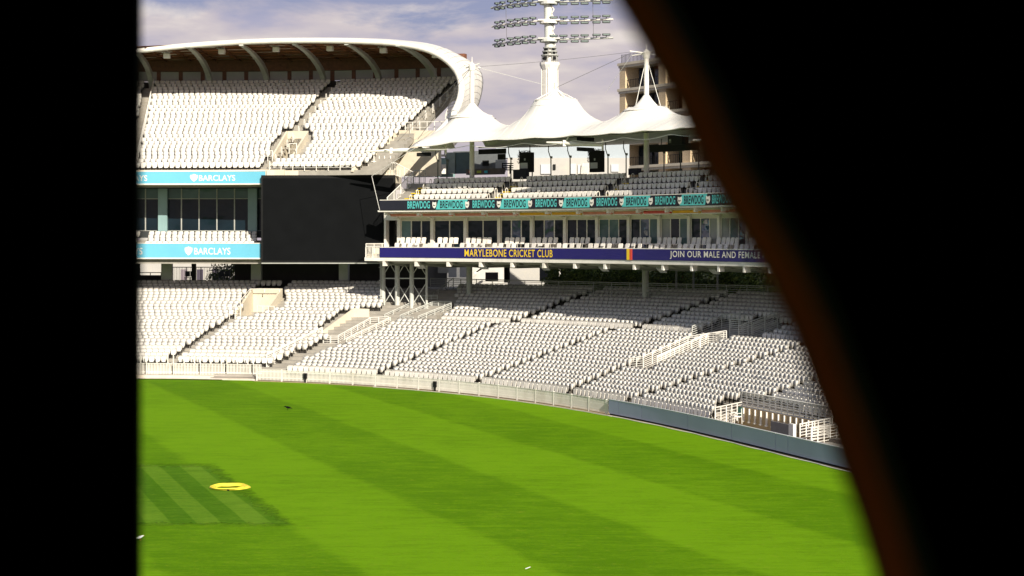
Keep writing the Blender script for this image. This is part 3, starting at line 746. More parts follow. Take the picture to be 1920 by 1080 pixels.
# decks
mb = MB(); sD0 = EF.at(684, EO-.2); sD1 = 58
mb.rect(EF, sD0, sD1, EO-.25, EO+.25, 9.80, 10.12); mb.build('deck_beam', WHITE, G2)
mb = MB(); mb.sweep(EF, sD0, sD1, [(EO+.25, 10.05), (EO+.25, 10.45), (17.8, 10.45), (17.8, 10.95), (24, 10.95), (24, 10.2), (22, 10.0), (17.5, 9.82)]); mb.build('balcony_deck', PALEC, G2)
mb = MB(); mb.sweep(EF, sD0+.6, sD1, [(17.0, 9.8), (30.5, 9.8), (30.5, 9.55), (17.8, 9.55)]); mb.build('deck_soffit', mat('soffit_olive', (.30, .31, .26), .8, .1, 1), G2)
s = sD0+.4; k = 0
bays = [EF.at(p, EO) for p in (722, 782, 842, 903, 962, 1022, 1080, 1137, 1192, 1246, 1300, 1351)]
while bays[-1] < 55: bays.append(bays[-1]+2.66)
for i, s in enumerate(bays):
    m = MB(); m.rect(EF, s-.1, s+.1, EO-.22, EO+.3, 9.35, 9.795); m.build('beam_bracket', WHITE, G2)
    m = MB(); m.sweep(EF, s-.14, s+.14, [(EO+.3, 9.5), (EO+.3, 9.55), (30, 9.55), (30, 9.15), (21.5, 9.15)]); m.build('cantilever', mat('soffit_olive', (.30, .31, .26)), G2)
for p_, o_, r_ in ((880, 21.2, .28), (1210, 21.6, .28), (1500, 22, .28)):
    s = E_.at(p_, o_); q = Vector(E_.pt(s, o_, sEU(o_)-.4)); m = MB(); m.bar(q, (q.x, q.y, 9.56), r_, 16); m.build('column', STEEL, G2, smooth=False)
# ledge, roof of the boxes and bracket arms, awnings
sB0 = EF.at(704, 15.9)
mb = MB(); mb.sweep(EF, sB0, sD1, [(16.25, 14.26), (16.25, 14.40), (19.5, 14.42), (19.5, 14.26)]); mb.build('roof_ledge', WHITE, G2)
sW0 = EF.at(724, 19.2)
mb = MB(); mb.rect(EF, sW0, sD1, 19.2, 19.4, 13.52, 14.25); mb.build('header_wall', WHITE, G2)
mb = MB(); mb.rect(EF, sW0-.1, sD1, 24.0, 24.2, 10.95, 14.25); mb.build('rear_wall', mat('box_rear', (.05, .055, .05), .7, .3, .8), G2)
mb = MB(); mb.rect(EF, sW0-.15, sW0-.02, 19.2, 24.0, 10.95, 14.25); mb.build('side_wall', WHITE, G2)
acol = [SALM, SALM, SALM, SALM, AMB, AMB, SALM, SALM, RED, AMB, SALM, SALM]
gl = [GLASS3, GLASS, GLASS, GLASS, GLASS, GLASS, GLASS2, GLASS2, GLASS2, GLASS2, GLASS3, GLASS3]
for i in range(len(bays)-1):
    a, b = bays[i], bays[i+1]
    m = MB(); m.rect(EF, a-.09, a+.09, 16.6, 16.9, 13.93, 14.25); m.sweep(EF, a-.05, a+.05, [(16.9, 14.2), (19.2, 13.9), (19.2, 13.62), (16.9, 14.05)]); m.build('bracket', WHITE, G2)
    m = MB(); z_ = 13.98; m.path([EF.pt(a+.12+(b-a-.24)*k/3, 17.3, z_) for k in range(4)], .125, 8); m.build('awning', acol[i % 12], G2)
    m = MB(); m.path([EF.pt(a+.12+(b-a-.24)*k/3, 17.15, z_-.16) for k in range(4)], .05, 4); m.build('awning_bar', WHITE, G2)
    m = MB(); m.rect(EF, a-.12, a+.12, 18.95, 19.35, 10.96, 13.93); m.build('column', WHITE, G2)
    fr = MB(); n_ = 2 if i in (1, 2) else 3; zb_ = 10.98 if i % 2 == 1 else 11.3
    for k in range(n_+1):
        s = a+.12+(b-a-.24)*k/n_; fr.rect(EF, s-.035, s+.035, 19.12, 19.24, zb_, 13.52)
    fr.rect(EF, a+.15, b-.15, 19.12, 19.24, 13.45, 13.52); fr.rect(EF, a+.15, b-.15, 19.12, 19.24, 10.96, zb_+.06)
    f = fr.build('window', WHITE, G2)
    for k in range(n_):
        s = a+.12+(b-a-.24)*k/n_; s2 = a+.12+(b-a-.24)*(k+1)/n_
        m = MB(); m.rect(EF, s+.035, s2-.035, 19.16, 19.19, zb_+.05, 13.46); g_ = gl[i % 12]
        if i == 0 and k: g_ = GLASS
        if i > 5: g_ = random.choice([GLASS2, GLASS2, GLASS3, GLASS4, GLASS])
        elif i in (3, 4) and k == 1: g_ = GLASS2
        m.build('pane', g_, f)
# top tier
sT0 = EF.at(722, EO)
mb = MB(); pr = [(EO+.1, 14.42), (EO+.1, 14.95)]
for o, z in ET: pr += [(o-.3, z), (o+.56, z)]
pr += [(ET[-1][0]+.56, 16.95), (30.5, 16.95), (30.5, 16.3), (20.6, 14.43)]
mb.sweep(EF, sT0, sD1, pr); mb.build('top_terrace', CONC, G2)
aT = [((758), (800)), ((925), (972)), ((1130), (1182)), ((1282), (1340)), (1440, 1520)]
for i, (p0, p1) in enumerate(aT):
    m = MB(); d = MB(); s0, s1 = EF.at(p0+4, ET[0][0]), EF.at(p1-1, ET[-1][0])
    for r, (o, z) in enumerate(ET):
        s = s0+(s1-s0)*r/3
        for h in range(2):
            zz = z-.25+.25*h; oo = o-.66+.36*h
            d.rect(EF, s-.5, s+.5, oo, o+.5, zz-.2, zz-.02); m.rect(EF, s-.5, s+.5, oo-.03, oo+.26, zz-.02, zz+.07)
    d.build('aisle_step', BLACK, G2); m.build('step_nosing', YEL, G2)
blET = []
lim = [((772, 808), (916, 958)), ((939, 984), (1122, 1170)), ((1142, 1191), (1275, 1331)), ((1290, 1340), (1438, 1510)), ((1455, 1530), (1600, 1700))]
for k, ((a, a1), (b, b1)) in enumerate(lim):
    blET.append((ORD[k+1], EF.at(a, ET[0][0])-.0, EF.at(b, ET[0][0]), EF.at(a1, ET[-1][0]), EF.at(b1, ET[-1][0])))
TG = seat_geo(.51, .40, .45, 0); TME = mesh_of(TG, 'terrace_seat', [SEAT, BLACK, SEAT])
def lab_t(r, i, b, n): return 'white seat above the turquoise board, %s row, %s seat of the %s block' % (ORD[r+1], ordn(i+1), b)
for k, (sc_, x, y, z, yaw, lab, grp) in enumerate(fill(EF, ET, blET, .555, lab_t, 'white seats of the top tier under the tent', None, aisle=.03, pxlo=700, pxextra=200)):
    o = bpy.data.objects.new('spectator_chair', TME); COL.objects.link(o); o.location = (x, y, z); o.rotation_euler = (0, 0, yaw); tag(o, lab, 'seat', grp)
# chairs on the balcony
def make_chair():
    t = thing('balcony_chair', (0, 0, 0), 'x', 'chair', 'white chairs on the balcony of the boxes')
    m = MB(); P = [(-.2, 0), (.2, 0), (.23, .42), (.17, .52), (-.17, .52), (-.23, .42)]
    fr = [(x, .2+z*.2, .46+z) for x, z in P]; m.prism(fr, (0, .05, 0)); m.build('backrest', WHITE, t)
    m = MB(); m.box((0, 0, .44), (.46, .44, .06)); m.build('seat', WHITE, t)
    for sx in (-1, 1):
        for sy in (-1, 1): m = MB(); m.bar((sx*.2, sy*.21, 0), (sx*.19, sy*.19, .43), .02, 4); m.build('leg', WHITE, t)
        return t
ch0 = make_chair(); first = True
for i in range(len(bays)-1):
    a, b = bays[i], bays[i+1]
    for row, (o, z) in enumerate(((17.2, 10.46), (18.25, 10.96))):
        n_ = 5 if row else 4
        for k in range(n_):
            if row and i % 2 and k == 0: continue
            s = a+.25+(b-a-.5)*(k+.5)/n_+random.uniform(-.03, .03); px = EF.px(s, o)
            if px > 1560: continue
            t = ch0 if first else copy_tree(ch0); first = False
            t.location = EF.pt(s, o, z); t.rotation_euler = (0, 0, EF.yaw(s)+random.uniform(-.12, .12))
            t['label'] = 'white balcony chair, %s row, %s from the left in the %s bay' % ('back' if row else 'front', ORD[k+1], ordn(i+1))
# little dark tables among the front chairs
for j, (px_, nm) in enumerate(((780, 'third post'), (902, 'fifth post'), (1017, 'seventh post'), (1130, 'ninth post'), (1188, 'striped mark'))):
    s = EF.at(px_, 17.6); p = EF.pt(s, 17.6, 10.46); m = MB(); m.box((p[0], p[1], p[2]+.72), (.5, .5, .05), EF.yaw(s)); m.bar(p, (p[0], p[1], p[2]+.7), .04, 6); m.box((p[0], p[1], p[2]+.02), (.4, .4, .04), EF.yaw(s))
    tag(m.build('side_table', BLACK), 'small dark table between the white balcony chairs, %s of five from the left' % ORD[j+1], 'table', 'small tables on the balcony')
# boards
t = thing('fascia_board', EF.pt(20, EO-.3, 10.1), 'dark blue board with yellow and white lettering along the balcony of the right stand', 'sign')
sN0 = EF.at(712, EO-.3)
m = MB(); m.rect(EF, sN0, sD1, EO-.3, EO-.2, 10.13, 11.02); m.build('panel', NAVY, t)
m = MB(); m.rect(EF, sN0, sD1, EO-.3, EO-.1, 11.022, 11.08); m.build('top_trim', WHITE, t)
text_on(EF, 'MARYLEBONE CRICKET CLUB', 871, 1036, EO-.32, 10.26, 10.90, YLET, t, bold=.010, sp=1.10)
text_on(EF, 'JOIN OUR MALE AND FEMALE PLAYERS', 1256, 1476, EO-.32, 10.26, 10.90, WHITE, t, bold=.010, sp=1.10)
for p0, p1, m_ in ((1175, 1180.2, YLET), (1180.2, 1185, RED)):
    m = MB(); m.rect(EF, EF.at(p0, EO-.32), EF.at(p1, EO-.32), EO-.33, EO-.302, 10.13, 11.02); m.build('stripe', m_, t)
t = thing('fascia_board', EF.pt(20, EO-.35, 14.4), 'board of alternating black and turquoise panels with condensed lettering and shields, below the top tier', 'sign')
sK0 = EF.at(712, EO-.35)
m = MB(); m.rect(EF, sK0, sD1, EO-.35, EO-.1, 14.43, 15.30); m.build('panel', DARKB, t)
m = MB(); m.rect(EF, sK0, sD1, EO-.36, EO-.05, 15.302, 15.36); m.build('top_trim', WHITE, t)
words = [(764, 806), (825, 867.5), (886, 927), (945, 985.5), (1004, 1043.5), (1062, 1101), (1118.5, 1157), (1174, 1211.5), (1228.5, 1266), (1282.5, 1319), (1335, 1371), (1388, 1423), (1440, 1475)]
SH = [(.5, 0), (.85, .2), (1, .5), (.95, 1), (.5, .9), (.05, 1), (0, .5), (.15, .2)]
for i, (a, b) in enumerate(words):
    if i % 2:
        s0, s1 = EF.at(a-8, EO-.36), EF.at(words[i+1][0]-9 if i+1 < len(words) else b+12, EO-.36)
        m = MB(); n_ = 4; vs = []
        for k in range(n_+1):
            for z in (14.44, 15.29): sl = (.18 if k == 0 else 0) if z < 15 else (.18 if k == n_ else 0); vs.append(EF.pt(s0+(s1-s0)*k/n_+(-.0 if z < 15 else .0)+(.22 if (z > 15 and k == 0) else 0)+(-.22 if (z < 15 and k == n_) else 0), EO-.362, z))
        m.add(vs, [(2*k, 2*k+2, 2*k+3, 2*k+1) for k in range(n_)]); m.build('turquoise_panel', TURQ, t)
    text_on(EF, 'BREWDOG', a, b, EO-.37, 14.53, 15.20, DARKB if i % 2 else TURQ, t, bold=.022, sp=1.05)
    sh = shape_on(EF, SH, b+4.5, b+12, EO-.39, 14.52, 15.12, WHITE, t, 'shield')
    shape_on(EF, [(0, .3), (.3, .35), (.75, .3), (1, .7), (.7, .62), (.3, .6), (.05, .9)], b+6.0, b+10.6, EO-.405, 14.70, 14.92, BLACK, sh, 'dog_mark')
# railings at the left end of the decks
railing(EF, [(sD0+.05, 16.35), (sN0-.05, 16.3)], 10.12, .95, balus=.12, sp=.7, name='end_railing', label='white railing at the left end of the balcony, beside the dark blue board')
railing(EF, [(sD0+.05, 16.4), (sD0+.3, 20.3)], 10.3, 1.05, balus=.14, sp=1.2, name='end_railing', label='white railing running back from the balcony corner in front of the black screen')
z0_, z1_ = 14.5, 16.95
P_ = [EF.pt(EF.at(726, EO), EO, 14.45), EF.pt(EF.at(776, 21.0), 21.0, 16.95)]
railing3(P_, 1.1, balus=.16, sp=1.2, name='stair_railing', label='white sloping railing up the left edge of the top tier')
P_ = [EF.pt(EF.at(776, 21.0), 21.0, 16.95), EF.pt(EF.at(797, 21.3), 21.3, 16.95)]
railing3(P_, 1.2, balus=.15, sp=.6, name='gate', label='grey metal gate with a small notice at the head of the top tier stairs', mats=GREYM, cat='gate')
railing3([W(690, 328, 162), W(742, 328, 162)], 1.1, balus=.14, sp=1.2, name='roof_railing', label='white railing on top of the wall above the right half of the screen')
railing3([W(742, 329, 162), EF.pt(EF.at(775, 22), 22, 16.9)], 1.15, balus=.16, sp=1.2, name='roof_railing', label='white railing bridging from the screen corner to the top tier')
for k, px_ in enumerate((690, 701, 711, 721, 732)):
    p = Vector(W(px_, 320, 162.6)); m = MB(); m.bar(p, p+Vector((0, 0, 1.35)), .05, 6); m.box((p.x, p.y, p.z+1.36), (.12, .12, .03))
    tag(m.build('stanchion', WHITE), 'white stanchion against the beige wall, %s of five from the left' % ORD[k+1], 'post', 'white stanchions beside the beige end wall')
p, q = Vector(W(690, 303.5, 162.6)), Vector(W(732, 301, 162.6)); m = MB(); m.bar(p, q, .035, 6); tag(m.build('handrail', WHITE), 'thin white handrail linking the five stanchions by the beige wall', 'handrail')
# hoops beside the aisles
hm = MB(); H_ = [(0, 0, 0), (0, -.02, .75), (0, .08, .92), (0, .22, .92), (0, .30, .78), (0, .34, .2)]
hm.path(H_, .032, 6); HOOP = mesh_of(hm, 'hoop_rail', [WHITE])
def hoop(T, s, o, z, lab, grp, sc=1):
    h = bpy.data.objects.new('hoop_rail', HOOP); COL.objects.link(h); h.location = T.pt(s, o, z); h.rotation_euler = (0, 0, T.yaw(s)); h.scale = (sc, sc, sc); tag(h, lab, 'handrail', grp)
names4 = ['leftmost', 'second', 'third', 'fourth', 'fifth']
for i, (p0, p1) in enumerate(aT[:4]):
    for r, (o, z) in enumerate(ET):
        t_ = r/3; s = EF.at(p0+4, ET[0][0])*(1-t_)+EF.at(p1-1, ET[-1][0])*t_
        for sd_i, dd in (('left', -.45), ('right', .42)):
            if i == 0 and sd_i == 'left': continue
            hoop(EF, s+dd, o-.35, z-.1, 'white hoop, %s side of the %s yellow stairs, %s from the bottom' % (sd_i, names4[i], ORD[r+1]), 'hoop handrails of the top tier')
for i, (p0, p1, nm, cl_) in enumerate(((497, 626, 'middle', 0), (690, 862, 'right', 9), (243, 278, 'left', 0))):
    st_ = MB(); s0, s1 = N_.at(p0, 15), N_.at(p1, 33.7)
    for r, (o, z) in enumerate(NU):
        s = s0+(s1-s0)*r/25
        if r < cl_: continue
        if i == 0 and 3 <= r < 9: pass
        st_.rect(N_, s-.30, s+.30, o-.62, o-.26, z-.36, z-.18)
        if r % 2 == 0 and i < 2: hoop(N_, s+.38, o-.2, z, 'white hoop handrail on the %s aisle of the upper tier, %s from the bottom' % (nm, ordn((r-cl_)//2+1)), 'hoop handrails of the upper tier', .95)
    st_.build('aisle_step', mat('step_concrete', (.30, .27, .22), .9, .15, 2), G1)
railing(N_, [(N_.at(255, 15.7), 15.7), (N_.at(288, 33.7), 33.7)], sNU, 1.0, nr=3, sp=.9, name='stair_railing', label='white railing beside the stairs at the far left of the upper tier')
railing(N_, [(N_.at(760, 22.9), 22.9), (N_.at(842, 22.9), 22.9)], sNU(22.9), .9, nr=1, sp=.7, name='front_rail', label='low white rail on the beige wall below the small upper seat block')
railing(N_, [(N_.at(835, 23.7), 23.7), (N_.at(866, 33.7), 33.7)], sNU, 1.2, nr=4, sp=.9, r=.03, name='stair_railing', label='white railing climbing beside the white shell at the right end of the upper tier')
railing(N_, [(N_.at(505, 14.8), 14.8), (N_.at(660, 14.8), 14.8)], 18.1, .6, nr=1, sp=1.1, name='front_rail', label='low white rail on the parapet above the screen')
railing(N_, [(N_.at(493, 16.5), 16.5), (N_.at(511, 16.5), 16.5)], sNU(16.5)+.3, .9, nr=1, sp=.5, name='guard_rail', label='short white guard rail left of the upper stair opening')
railing(N_, [(N_.at(542, 17.3), 17.3), (N_.at(556, 17.3), 17.3)], sNU(17.3)+.6, .9, nr=1, sp=.5, name='guard_rail', label='short white guard rail in front of the upper stair opening')
railing(N_, [(N_.at(420, 12.3), 12.3), (N_.at(451, 12.3), 12.3)], sNL, 1.1, nr=1, sp=.5, name='guard_rail', label='white guard rail left of the sunken stair of the lower tier')
railing(N_, [(N_.at(482, 12.5), 12.5), (N_.at(514, 12.5), 12.5)], sNL, 1.1, nr=1, sp=.5, name='guard_rail', label='white guard rail in front of the sunken stair of the lower tier')
railing(N_, [(va, 12.2), (va, 16.8), (vb, 16.8)], lambda o: sNL(o)+.9, .28, nr=0, sp=1.4, name='parapet_rail', label='white rail on the parapet of the sunken stair of the lower tier')
# stair railings between the two stands and around the ways in
railing3([N_.pt(N_.at(500, 1.3), 1.3, .9), N_.pt(N_.at(604, 8.0), 8.0, sNL(8)-.3)], 1.2, nr=8, sp=.9, r=.042, name='boundary_railing', label='long white railing climbing between the two stands from the picket fence')
def erail(pts, label, surf=sEL, **k): return railing(E_, [(E_.at(p, o), o) for p, o in pts], surf, label=label, **k)
erail([(606, 8.0), (634, 8.0)], 'white railed box at the foot of the left aisle stairs', nr=6, sp=.6, name='guard_railing')
erail([(634, 8.2), (694, 13.0)], 'left one of two parallel white railings climbing to the gangway', nr=6, sp=1.0, name='stair_railing')
erail([(650, 7.6), (732, 13.3)], 'right one of two parallel white railings climbing to the gangway', nr=6, sp=1.0, name='stair_railing')
erail([(692, 13.1), (728, 13.5)], 'short white railing closing the top of the parallel railings', nr=5, sp=.9, name='guard_railing')
erail([(1181, 7.0), (1206, 7.5)], 'white railed box at the foot of the middle stair opening', nr=6, sp=.6, name='guard_railing')
erail([(1206, 7.6), (1290, 12.2), (1362, 14.0)], 'left white railing of the middle stair opening', nr=7, sp=1.0, name='stair_railing')
erail([(1232, 7.8), (1328, 13.2), (1357, 13.6)], 'right white railing of the middle stair opening', nr=7, sp=1.0, name='stair_railing')
def urail(pts, label, **k): return railing(E_, [(E_.at(p, o), o) for p, o in pts], sEU, label=label, mats=STEEL, **k)
urail([(721, 14.8), (785, 18.7)], 'leftmost grey stair railing rising past the braced steel columns', nr=6, sp=1.0, name='stair_railing', balus=None)
urail([(750, 14.7), (797, 17.3), (808, 17.9)], 'middle grey stair railing rising beside the braced columns', nr=6, sp=1.0, name='stair_railing')
urail([(784, 14.6), (846, 17.9)], 'right grey stair railing ending beside the shaded seats', nr=6, sp=1.0, name='stair_railing')
urail([(786, 19.6), (820, 19.7)], 'short grey railing across the head of the grey stairs', nr=6, sp=.6, name='guard_railing')
urail([(810, 18.1), (846, 18.2)], 'short grey railing behind the right grey stair railing', nr=6, sp=.6, name='guard_railing')
urail([(750, 14.5), (775, 14.3)], 'white railed end of the middle stairs on the gangway', nr=6, sp=.5, name='guard_railing')
urail([(1298, 15.1), (1353, 17.5), (1388, 18.2)], 'grey railing left of the shaded stair opening under the deck', nr=6, sp=1.0, name='stair_railing')
urail([(1368, 16.0), (1403, 16.4)], 'grey barred gate panel in the shaded stair opening', nr=8, sp=.8, name='guard_railing', h=1.35)
urail([(1385, 15.1), (1458, 18.2)], 'tall grey railing right of the shaded stair opening', nr=8, sp=1.0, name='stair_railing', h=1.3)
urail([(1412, 16.4), (1480, 19.2)], 'second grey railing behind the tall one under the deck', nr=8, sp=1.0, name='stair_railing')
railing(E_, [(E_.at(807, 24.4), 24.4), (E_.at(1520, 24.4), 24.4)], 6.9, 1.15, nr=6, sp=2.0, name='back_railing', label='long grey railing behind the shaded back row of the right stand', mats=GREYM)
railing(E_, [(E_.at(812, 20.0), 20.0), (E_.at(850, 24.0), 24.0)], sEU, 1.1, nr=1, sp=1.0, name='stair_handrail', label='single sloping handrail in the dark beside the shaded seats', mats=GREYM)
# enclosure by the grey boards
erail([(1341, .9), (1392, 4.2)], 'left sloping rail of the railed enclosure behind the blue-grey boards', nr=5, sp=.8, name='stair_railing', surf=lambda o: .55)
erail([(1390, 4.2), (1560, 4.2)], 'long white railing of the enclosure behind the blue-grey boards', nr=6, sp=.75, r=.038, name='enclosure_railing', surf=lambda o: 1.25, h=1.0)
erail([(1500, .9), (1556, 4.0)], 'right sloping rail of the enclosure behind the blue-grey boards', nr=6, sp=.7, name='stair_railing', surf=lambda o: .6)
erail([(1521, .9), (1580, 3.8)], 'last sloping rail at the right end of the enclosure', nr=6, sp=.7, name='stair_railing', surf=lambda o: .5)
m = MB(); m.rect(E_, E_.at(1385, 4.3), E_.at(1640, 4.3), 4.0, 4.04, .0, 1.32); ew = tag(m.build('enclosure_wall', TAN), 'low tan wall under the long white enclosure railing', 'wall')
for k in range(14):
    s_ = E_.at(1390, 4.2)+k*.72; m = MB(); m.rect(E_, s_-.04, s_+.04, 3.9, 3.99, .45, 1.3); m.rect(E_, s_-.09, s_+.09, 3.86, 3.99, .42, .5); m.build('post_foot', WHITE, ew)
t = thing('steel_cabinet', E_.pt(E_.at(1460, 3.2), 3.2, .4), 'grey rectangular cabinet with white frame behind the blue-grey boards', 'cabinet')
m = MB(); m.rect(E_, E_.at(1445, 3.0), E_.at(1481, 3.0), 3.0, 3.12, .1, 1.02); m.build('body', mat('cabinet_grey', (.15, .14, .14), .6, .1), t)
m = MB(); m.rect(E_, E_.at(1481.5, 3.0), E_.at(1490, 3.0), 2.9, 3.1, .1, 1.12); m.build('frame', WHITE, t)
t = thing('folding_chair', E_.pt(E_.at(1380, 2.6), 2.6, .5), 'white framed chair with dark green backrest behind the blue-grey boards', 'chair')
q = Vector(t.location); yw = E_.yaw(E_.at(1380, 2.6)); u_ = Vector((cos(yw), sin(yw), 0)); v_ = Vector((-sin(yw), cos(yw), 0)); Z_ = Vector((0, 0, 1))
m = MB(); m.prism([q+u_*a_+v_*(.25)+Z_*b_ for a_, b_ in ((-.22, .5), (.25, .5), (.27, 1.05), (-.24, 1.0))], v_*.04); m.build('backrest', DKGREEN, t)
m = MB(); m.box((q.x, q.y, q.z+.46), (.5, .48, .05), yw); m.build('seat', WHITE, t)
m = MB()
for a_ in (-.25, .25):
    m.bar(q+u_*a_-v_*.24, q+u_*a_-v_*.2+Z_*.65, .022, 6); m.bar(q+u_*a_+v_*.28, q+u_*a_+v_*.24+Z_*.95, .022, 6); m.bar(q+u_*a_-v_*.2+Z_*.65, q+u_*a_+v_*.24+Z_*.66, .022, 6)
m.build('frame', WHITE, t)
# braced steel tower at the left end
t = thing('braced_tower', E_.pt(E_.at(745, 17.6), 17.6, 4.4), 'cross-braced pale steel columns carrying the left end of the balcony', 'steel tower')
cols = [(718, .23), (745, .23), (772, .2), (800, .11)]; CP = [Vector(E_.pt(E_.at(p_, 17.6), 17.6, 4.3)) for p_, r_ in cols]
for (p_, r_), q in zip(cols, CP): m = MB(); m.bar(q, (q.x, q.y, 9.54), r_, 14); m.build('column', STEEL, t)
zy = lambda y, D: CH-(y-HZ)/F*D
for a, b in zip(CP, CP[1:]):
    D = (a.y+b.y)/2; zh = zy(522, D); zl = zy(574, D)
    m = MB(); m.bar((a.x, a.y, zh), (b.x, b.y, zh), .07, 4); m.build('tie', STEEL, t)
    mid = (a+b)/2
    for (A_, B_) in (((a.x, a.y, zh-.35), (b.x, b.y, zl)), ((a.x, a.y, zl), (b.x, b.y, zh-.35)), ((a.x, a.y, zh+.2), (mid.x, mid.y, 9.5)), ((b.x, b.y, zh+.2), (mid.x, mid.y, 9.5))):
        m = MB(); m.bar(A_, B_, .045, 5); m.build('brace', STEEL, t)
m = MB(); q = Vector(E_.pt(E_.at(713.5, 17.3), 17.3, 4.2)); m.bar(q, (q.x, q.y, 9.7), .06, 6)
for z in (5.2, 6.6, 8.0, 9.2): m.box((q.x, q.y, z), (.3, .2, .08))
m.build('drain_pipe', GREYM, t)
for k, px_ in enumerate((789, 906, 1022, 1132, 1240, 1339)):
    s = EF.at(px_, 17.9); p = Vector(EF.pt(s, 17.9, 9.3)); yw = EF.yaw(s)
    t = thing('soffit_light', p, 'pale boxy light under the balcony soffit, %s of six from the left' % ORD[k+1], 'light', 'boxy lights under the balcony')
    m = MB(); u_ = Vector((cos(yw), sin(yw), 0)); v_ = Vector((-sin(yw), cos(yw), 0)); Z_ = Vector((0, 0, 1))
    m.prism([p-u_*.4-v_*.2+Z_*.12, p+u_*.4-v_*.2+Z_*.12, p+u_*.4+v_*.25-Z_*.2, p-u_*.4+v_*.25-Z_*.2], Vector((0, .08, .12))); m.build('housing', GREYW, t)
    m = MB(); m.box((p.x, p.y+.1, p.z+.2), (.1, .1, .3), yw); m.build('bracket', GREYM, t)

# ------------------------------------------------------------------ pitch-side fences
for k in range(200):
    s0 = -3.1+2.35*k; s1 = s0+2.30
    if E_.px(s0, 0) > 1138: break
    s1 = min(s1, E_.at(1141, 0))
    t = thing('picket_fence', E_.pt(s0, 0, 0), 'white picket fence on the grass edge, %s panel right of the concrete kerb' % ordn(k+1), 'fence', 'picket fence panels along the boundary')
    m = MB(); s = s0+.12
    while s < s1-.05: m.rect(E_, s-.033, s+.033, 0, .025, .1, .95); s += .13
    m.build('pickets', WHITE, t)
    m = MB()
    for z in (.28, .78): m.rect(E_, s0, s1, .03, .07, z, z+.07)
    m.rect(E_, s0, s1, -.01, .05, .95, .985); m.build('rails', WHITE, t)
    m = MB(); m.rect(E_, s0-.05, s0+.05, -.01, .1, 0, 1.02); m.build('post', WHITE, t)
k = 0; s = -12.0; kk = 0
while s < 14.4:
    s1 = min(s+2.3, 14.55); kk += 1
    t = thing('picket_fence', N_.pt(s, .35, .3), 'white picket fence on the concrete kerb, %s panel from the left' % ordn(kk), 'fence', 'picket fence panels on the kerb')
    m = MB(); q = s+.1
    while q < s1-.04: m.rect(N_, q-.033, q+.033, .35, .375, .34, 1.25); q += .13
    m.build('pickets', WHITE, t)
    m = MB(); m.rect(N_, s, s1-.02, .38, .42, .5, .57); m.rect(N_, s, s1-.02, .34, .4, 1.25, 1.29); m.build('rails', WHITE, t)
    for q in (s+.02, s+.95, s+1.88):
        if q < s1: m = MB(); m.rect(N_, q-.035, q+.035, .45, .53, .3, 2.05); m.build('stanchion', WHITE, t)
    s = s1+.04
for k, (px_, w_) in enumerate(((572, 'left'), (815, 'right'))):
    s = E_.at(px_, -.1); m = MB(); m.rect(E_, s-.16, s+.16, -.14, -.03, .35, .8); m.rect(E_, s-.05, s+.05, -.14, -.03, .0, .35)
    tag(m.build('speaker_box', BLACK), 'small black box mounted on the picket fence, the %s one of two' % w_, 'box', 'black boxes on the picket fence')
pan = [1141.5, 1160, 1203, 1290, 1372, 1455, 1478, 1600, 1720, 1830]
for k, (a, b) in enumerate(zip(pan, pan[1:])):
    s0, s1 = E_.at(a, -.1), E_.at(b, -.1)
    t = thing('boundary_board', E_.pt(s0, -.1, 0), 'blue-grey boundary board, %s panel from the end of the picket fence' % ORD[k+1], 'board', 'blue-grey boundary boards')
    m = MB(); m.rect(E_, s0+.02, s1-.02, -.12, -.02, .14, 1.06); m.build('panel', SLATE, t)
    m = MB(); m.rect(E_, s0+.02, s1-.02, -.13, .03, 1.062, 1.10); m.build('cap', GREYW, t)
    m = MB(); m.rect(E_, s0+.02, s1-.02, -.02, .06, .0, .13); m.build('base', BLACK, t)
m = MB(); s = E_.at(1141, -.3)
pts = []
while s < 74: pts.append(Vector(E_.pt(s, -.35+.05*sin(s*1.3)+random.uniform(-.02, .02), .03))); s += .5
m.path(pts, .028, 5); tag(m.build('boundary_rope', WHITE), 'thin white rope lying at the foot of the blue-grey boards', 'rope')
m = MB(); pts = [Vector(E_.pt(E_.at(700, -.4)+k*.5, -.42+.03*sin(k), .02)) for k in range(60)]; m.path(pts, .02, 5); tag(m.build('boundary_rope', WHITE), 'white rope on the grass edge below the picket fence', 'rope')
m = MB(); pts = [Vector(N_.pt(k*.5-4, -.75+.10*sin(k*.35), .03)) for k in range(32)]; m.path(pts, .035, 5); tag(m.build('hose', BLACK), 'black hose lying along the grass edge below the concrete kerb', 'hose')
m = MB()
for k in range(3): m.bar(N_.pt(10.0+.3*k, -.5+.05*k, .08+.1*k), N_.pt(14.2+.2*k, -.45+.05*k, .1+.1*k), .04, 4)
tag(m.build('timber_planks', mat('plank_grey', (.25, .22, .2), .8)), 'few grey planks lying on the kerb below the picket fence', 'planks')

#%%FIELD
# coiled yellow hose
random.seed(3)
C0 = Vector(W(430, 914, 84)); C0.z = 0
m = MB()
for c in range(7):
    rx, ry = .86+random.uniform(-.16, .10), .82+random.uniform(-.22, .14); ox, oy = random.uniform(-.09, .09), random.uniform(-.09, .09); ph = random.random()*6
    pts = [C0+Vector((ox+rx*cos(a)*(1+.03*sin(3*a+ph)), oy+ry*sin(a)*(1+.03*cos(2*a+ph)), .025+.012*c+.01*sin(5*a+ph))) for a in [2*pi*k/36 for k in range(37)]]
    m.path(pts, .024, 5)
m.path([C0+Vector((-.62, -.30+.02*k, .14)) + Vector((.13*k, .05*math.sin(k*1.1), 0)) for k in range(10)], .024, 5)
t = m.build('coiled_hose', mat('yellow_hose', (.85, .68, .06), .45, .08, 6)); tag(t, 'coiled yellow hose lying on the striped practice strip', 'hose')
n_ = MB(); n_.bar(C0+Vector((.05, -.9, .04)), C0+Vector((.14, -.95, .04)), .03, 6); n_.build('nozzle', BLACK, t)
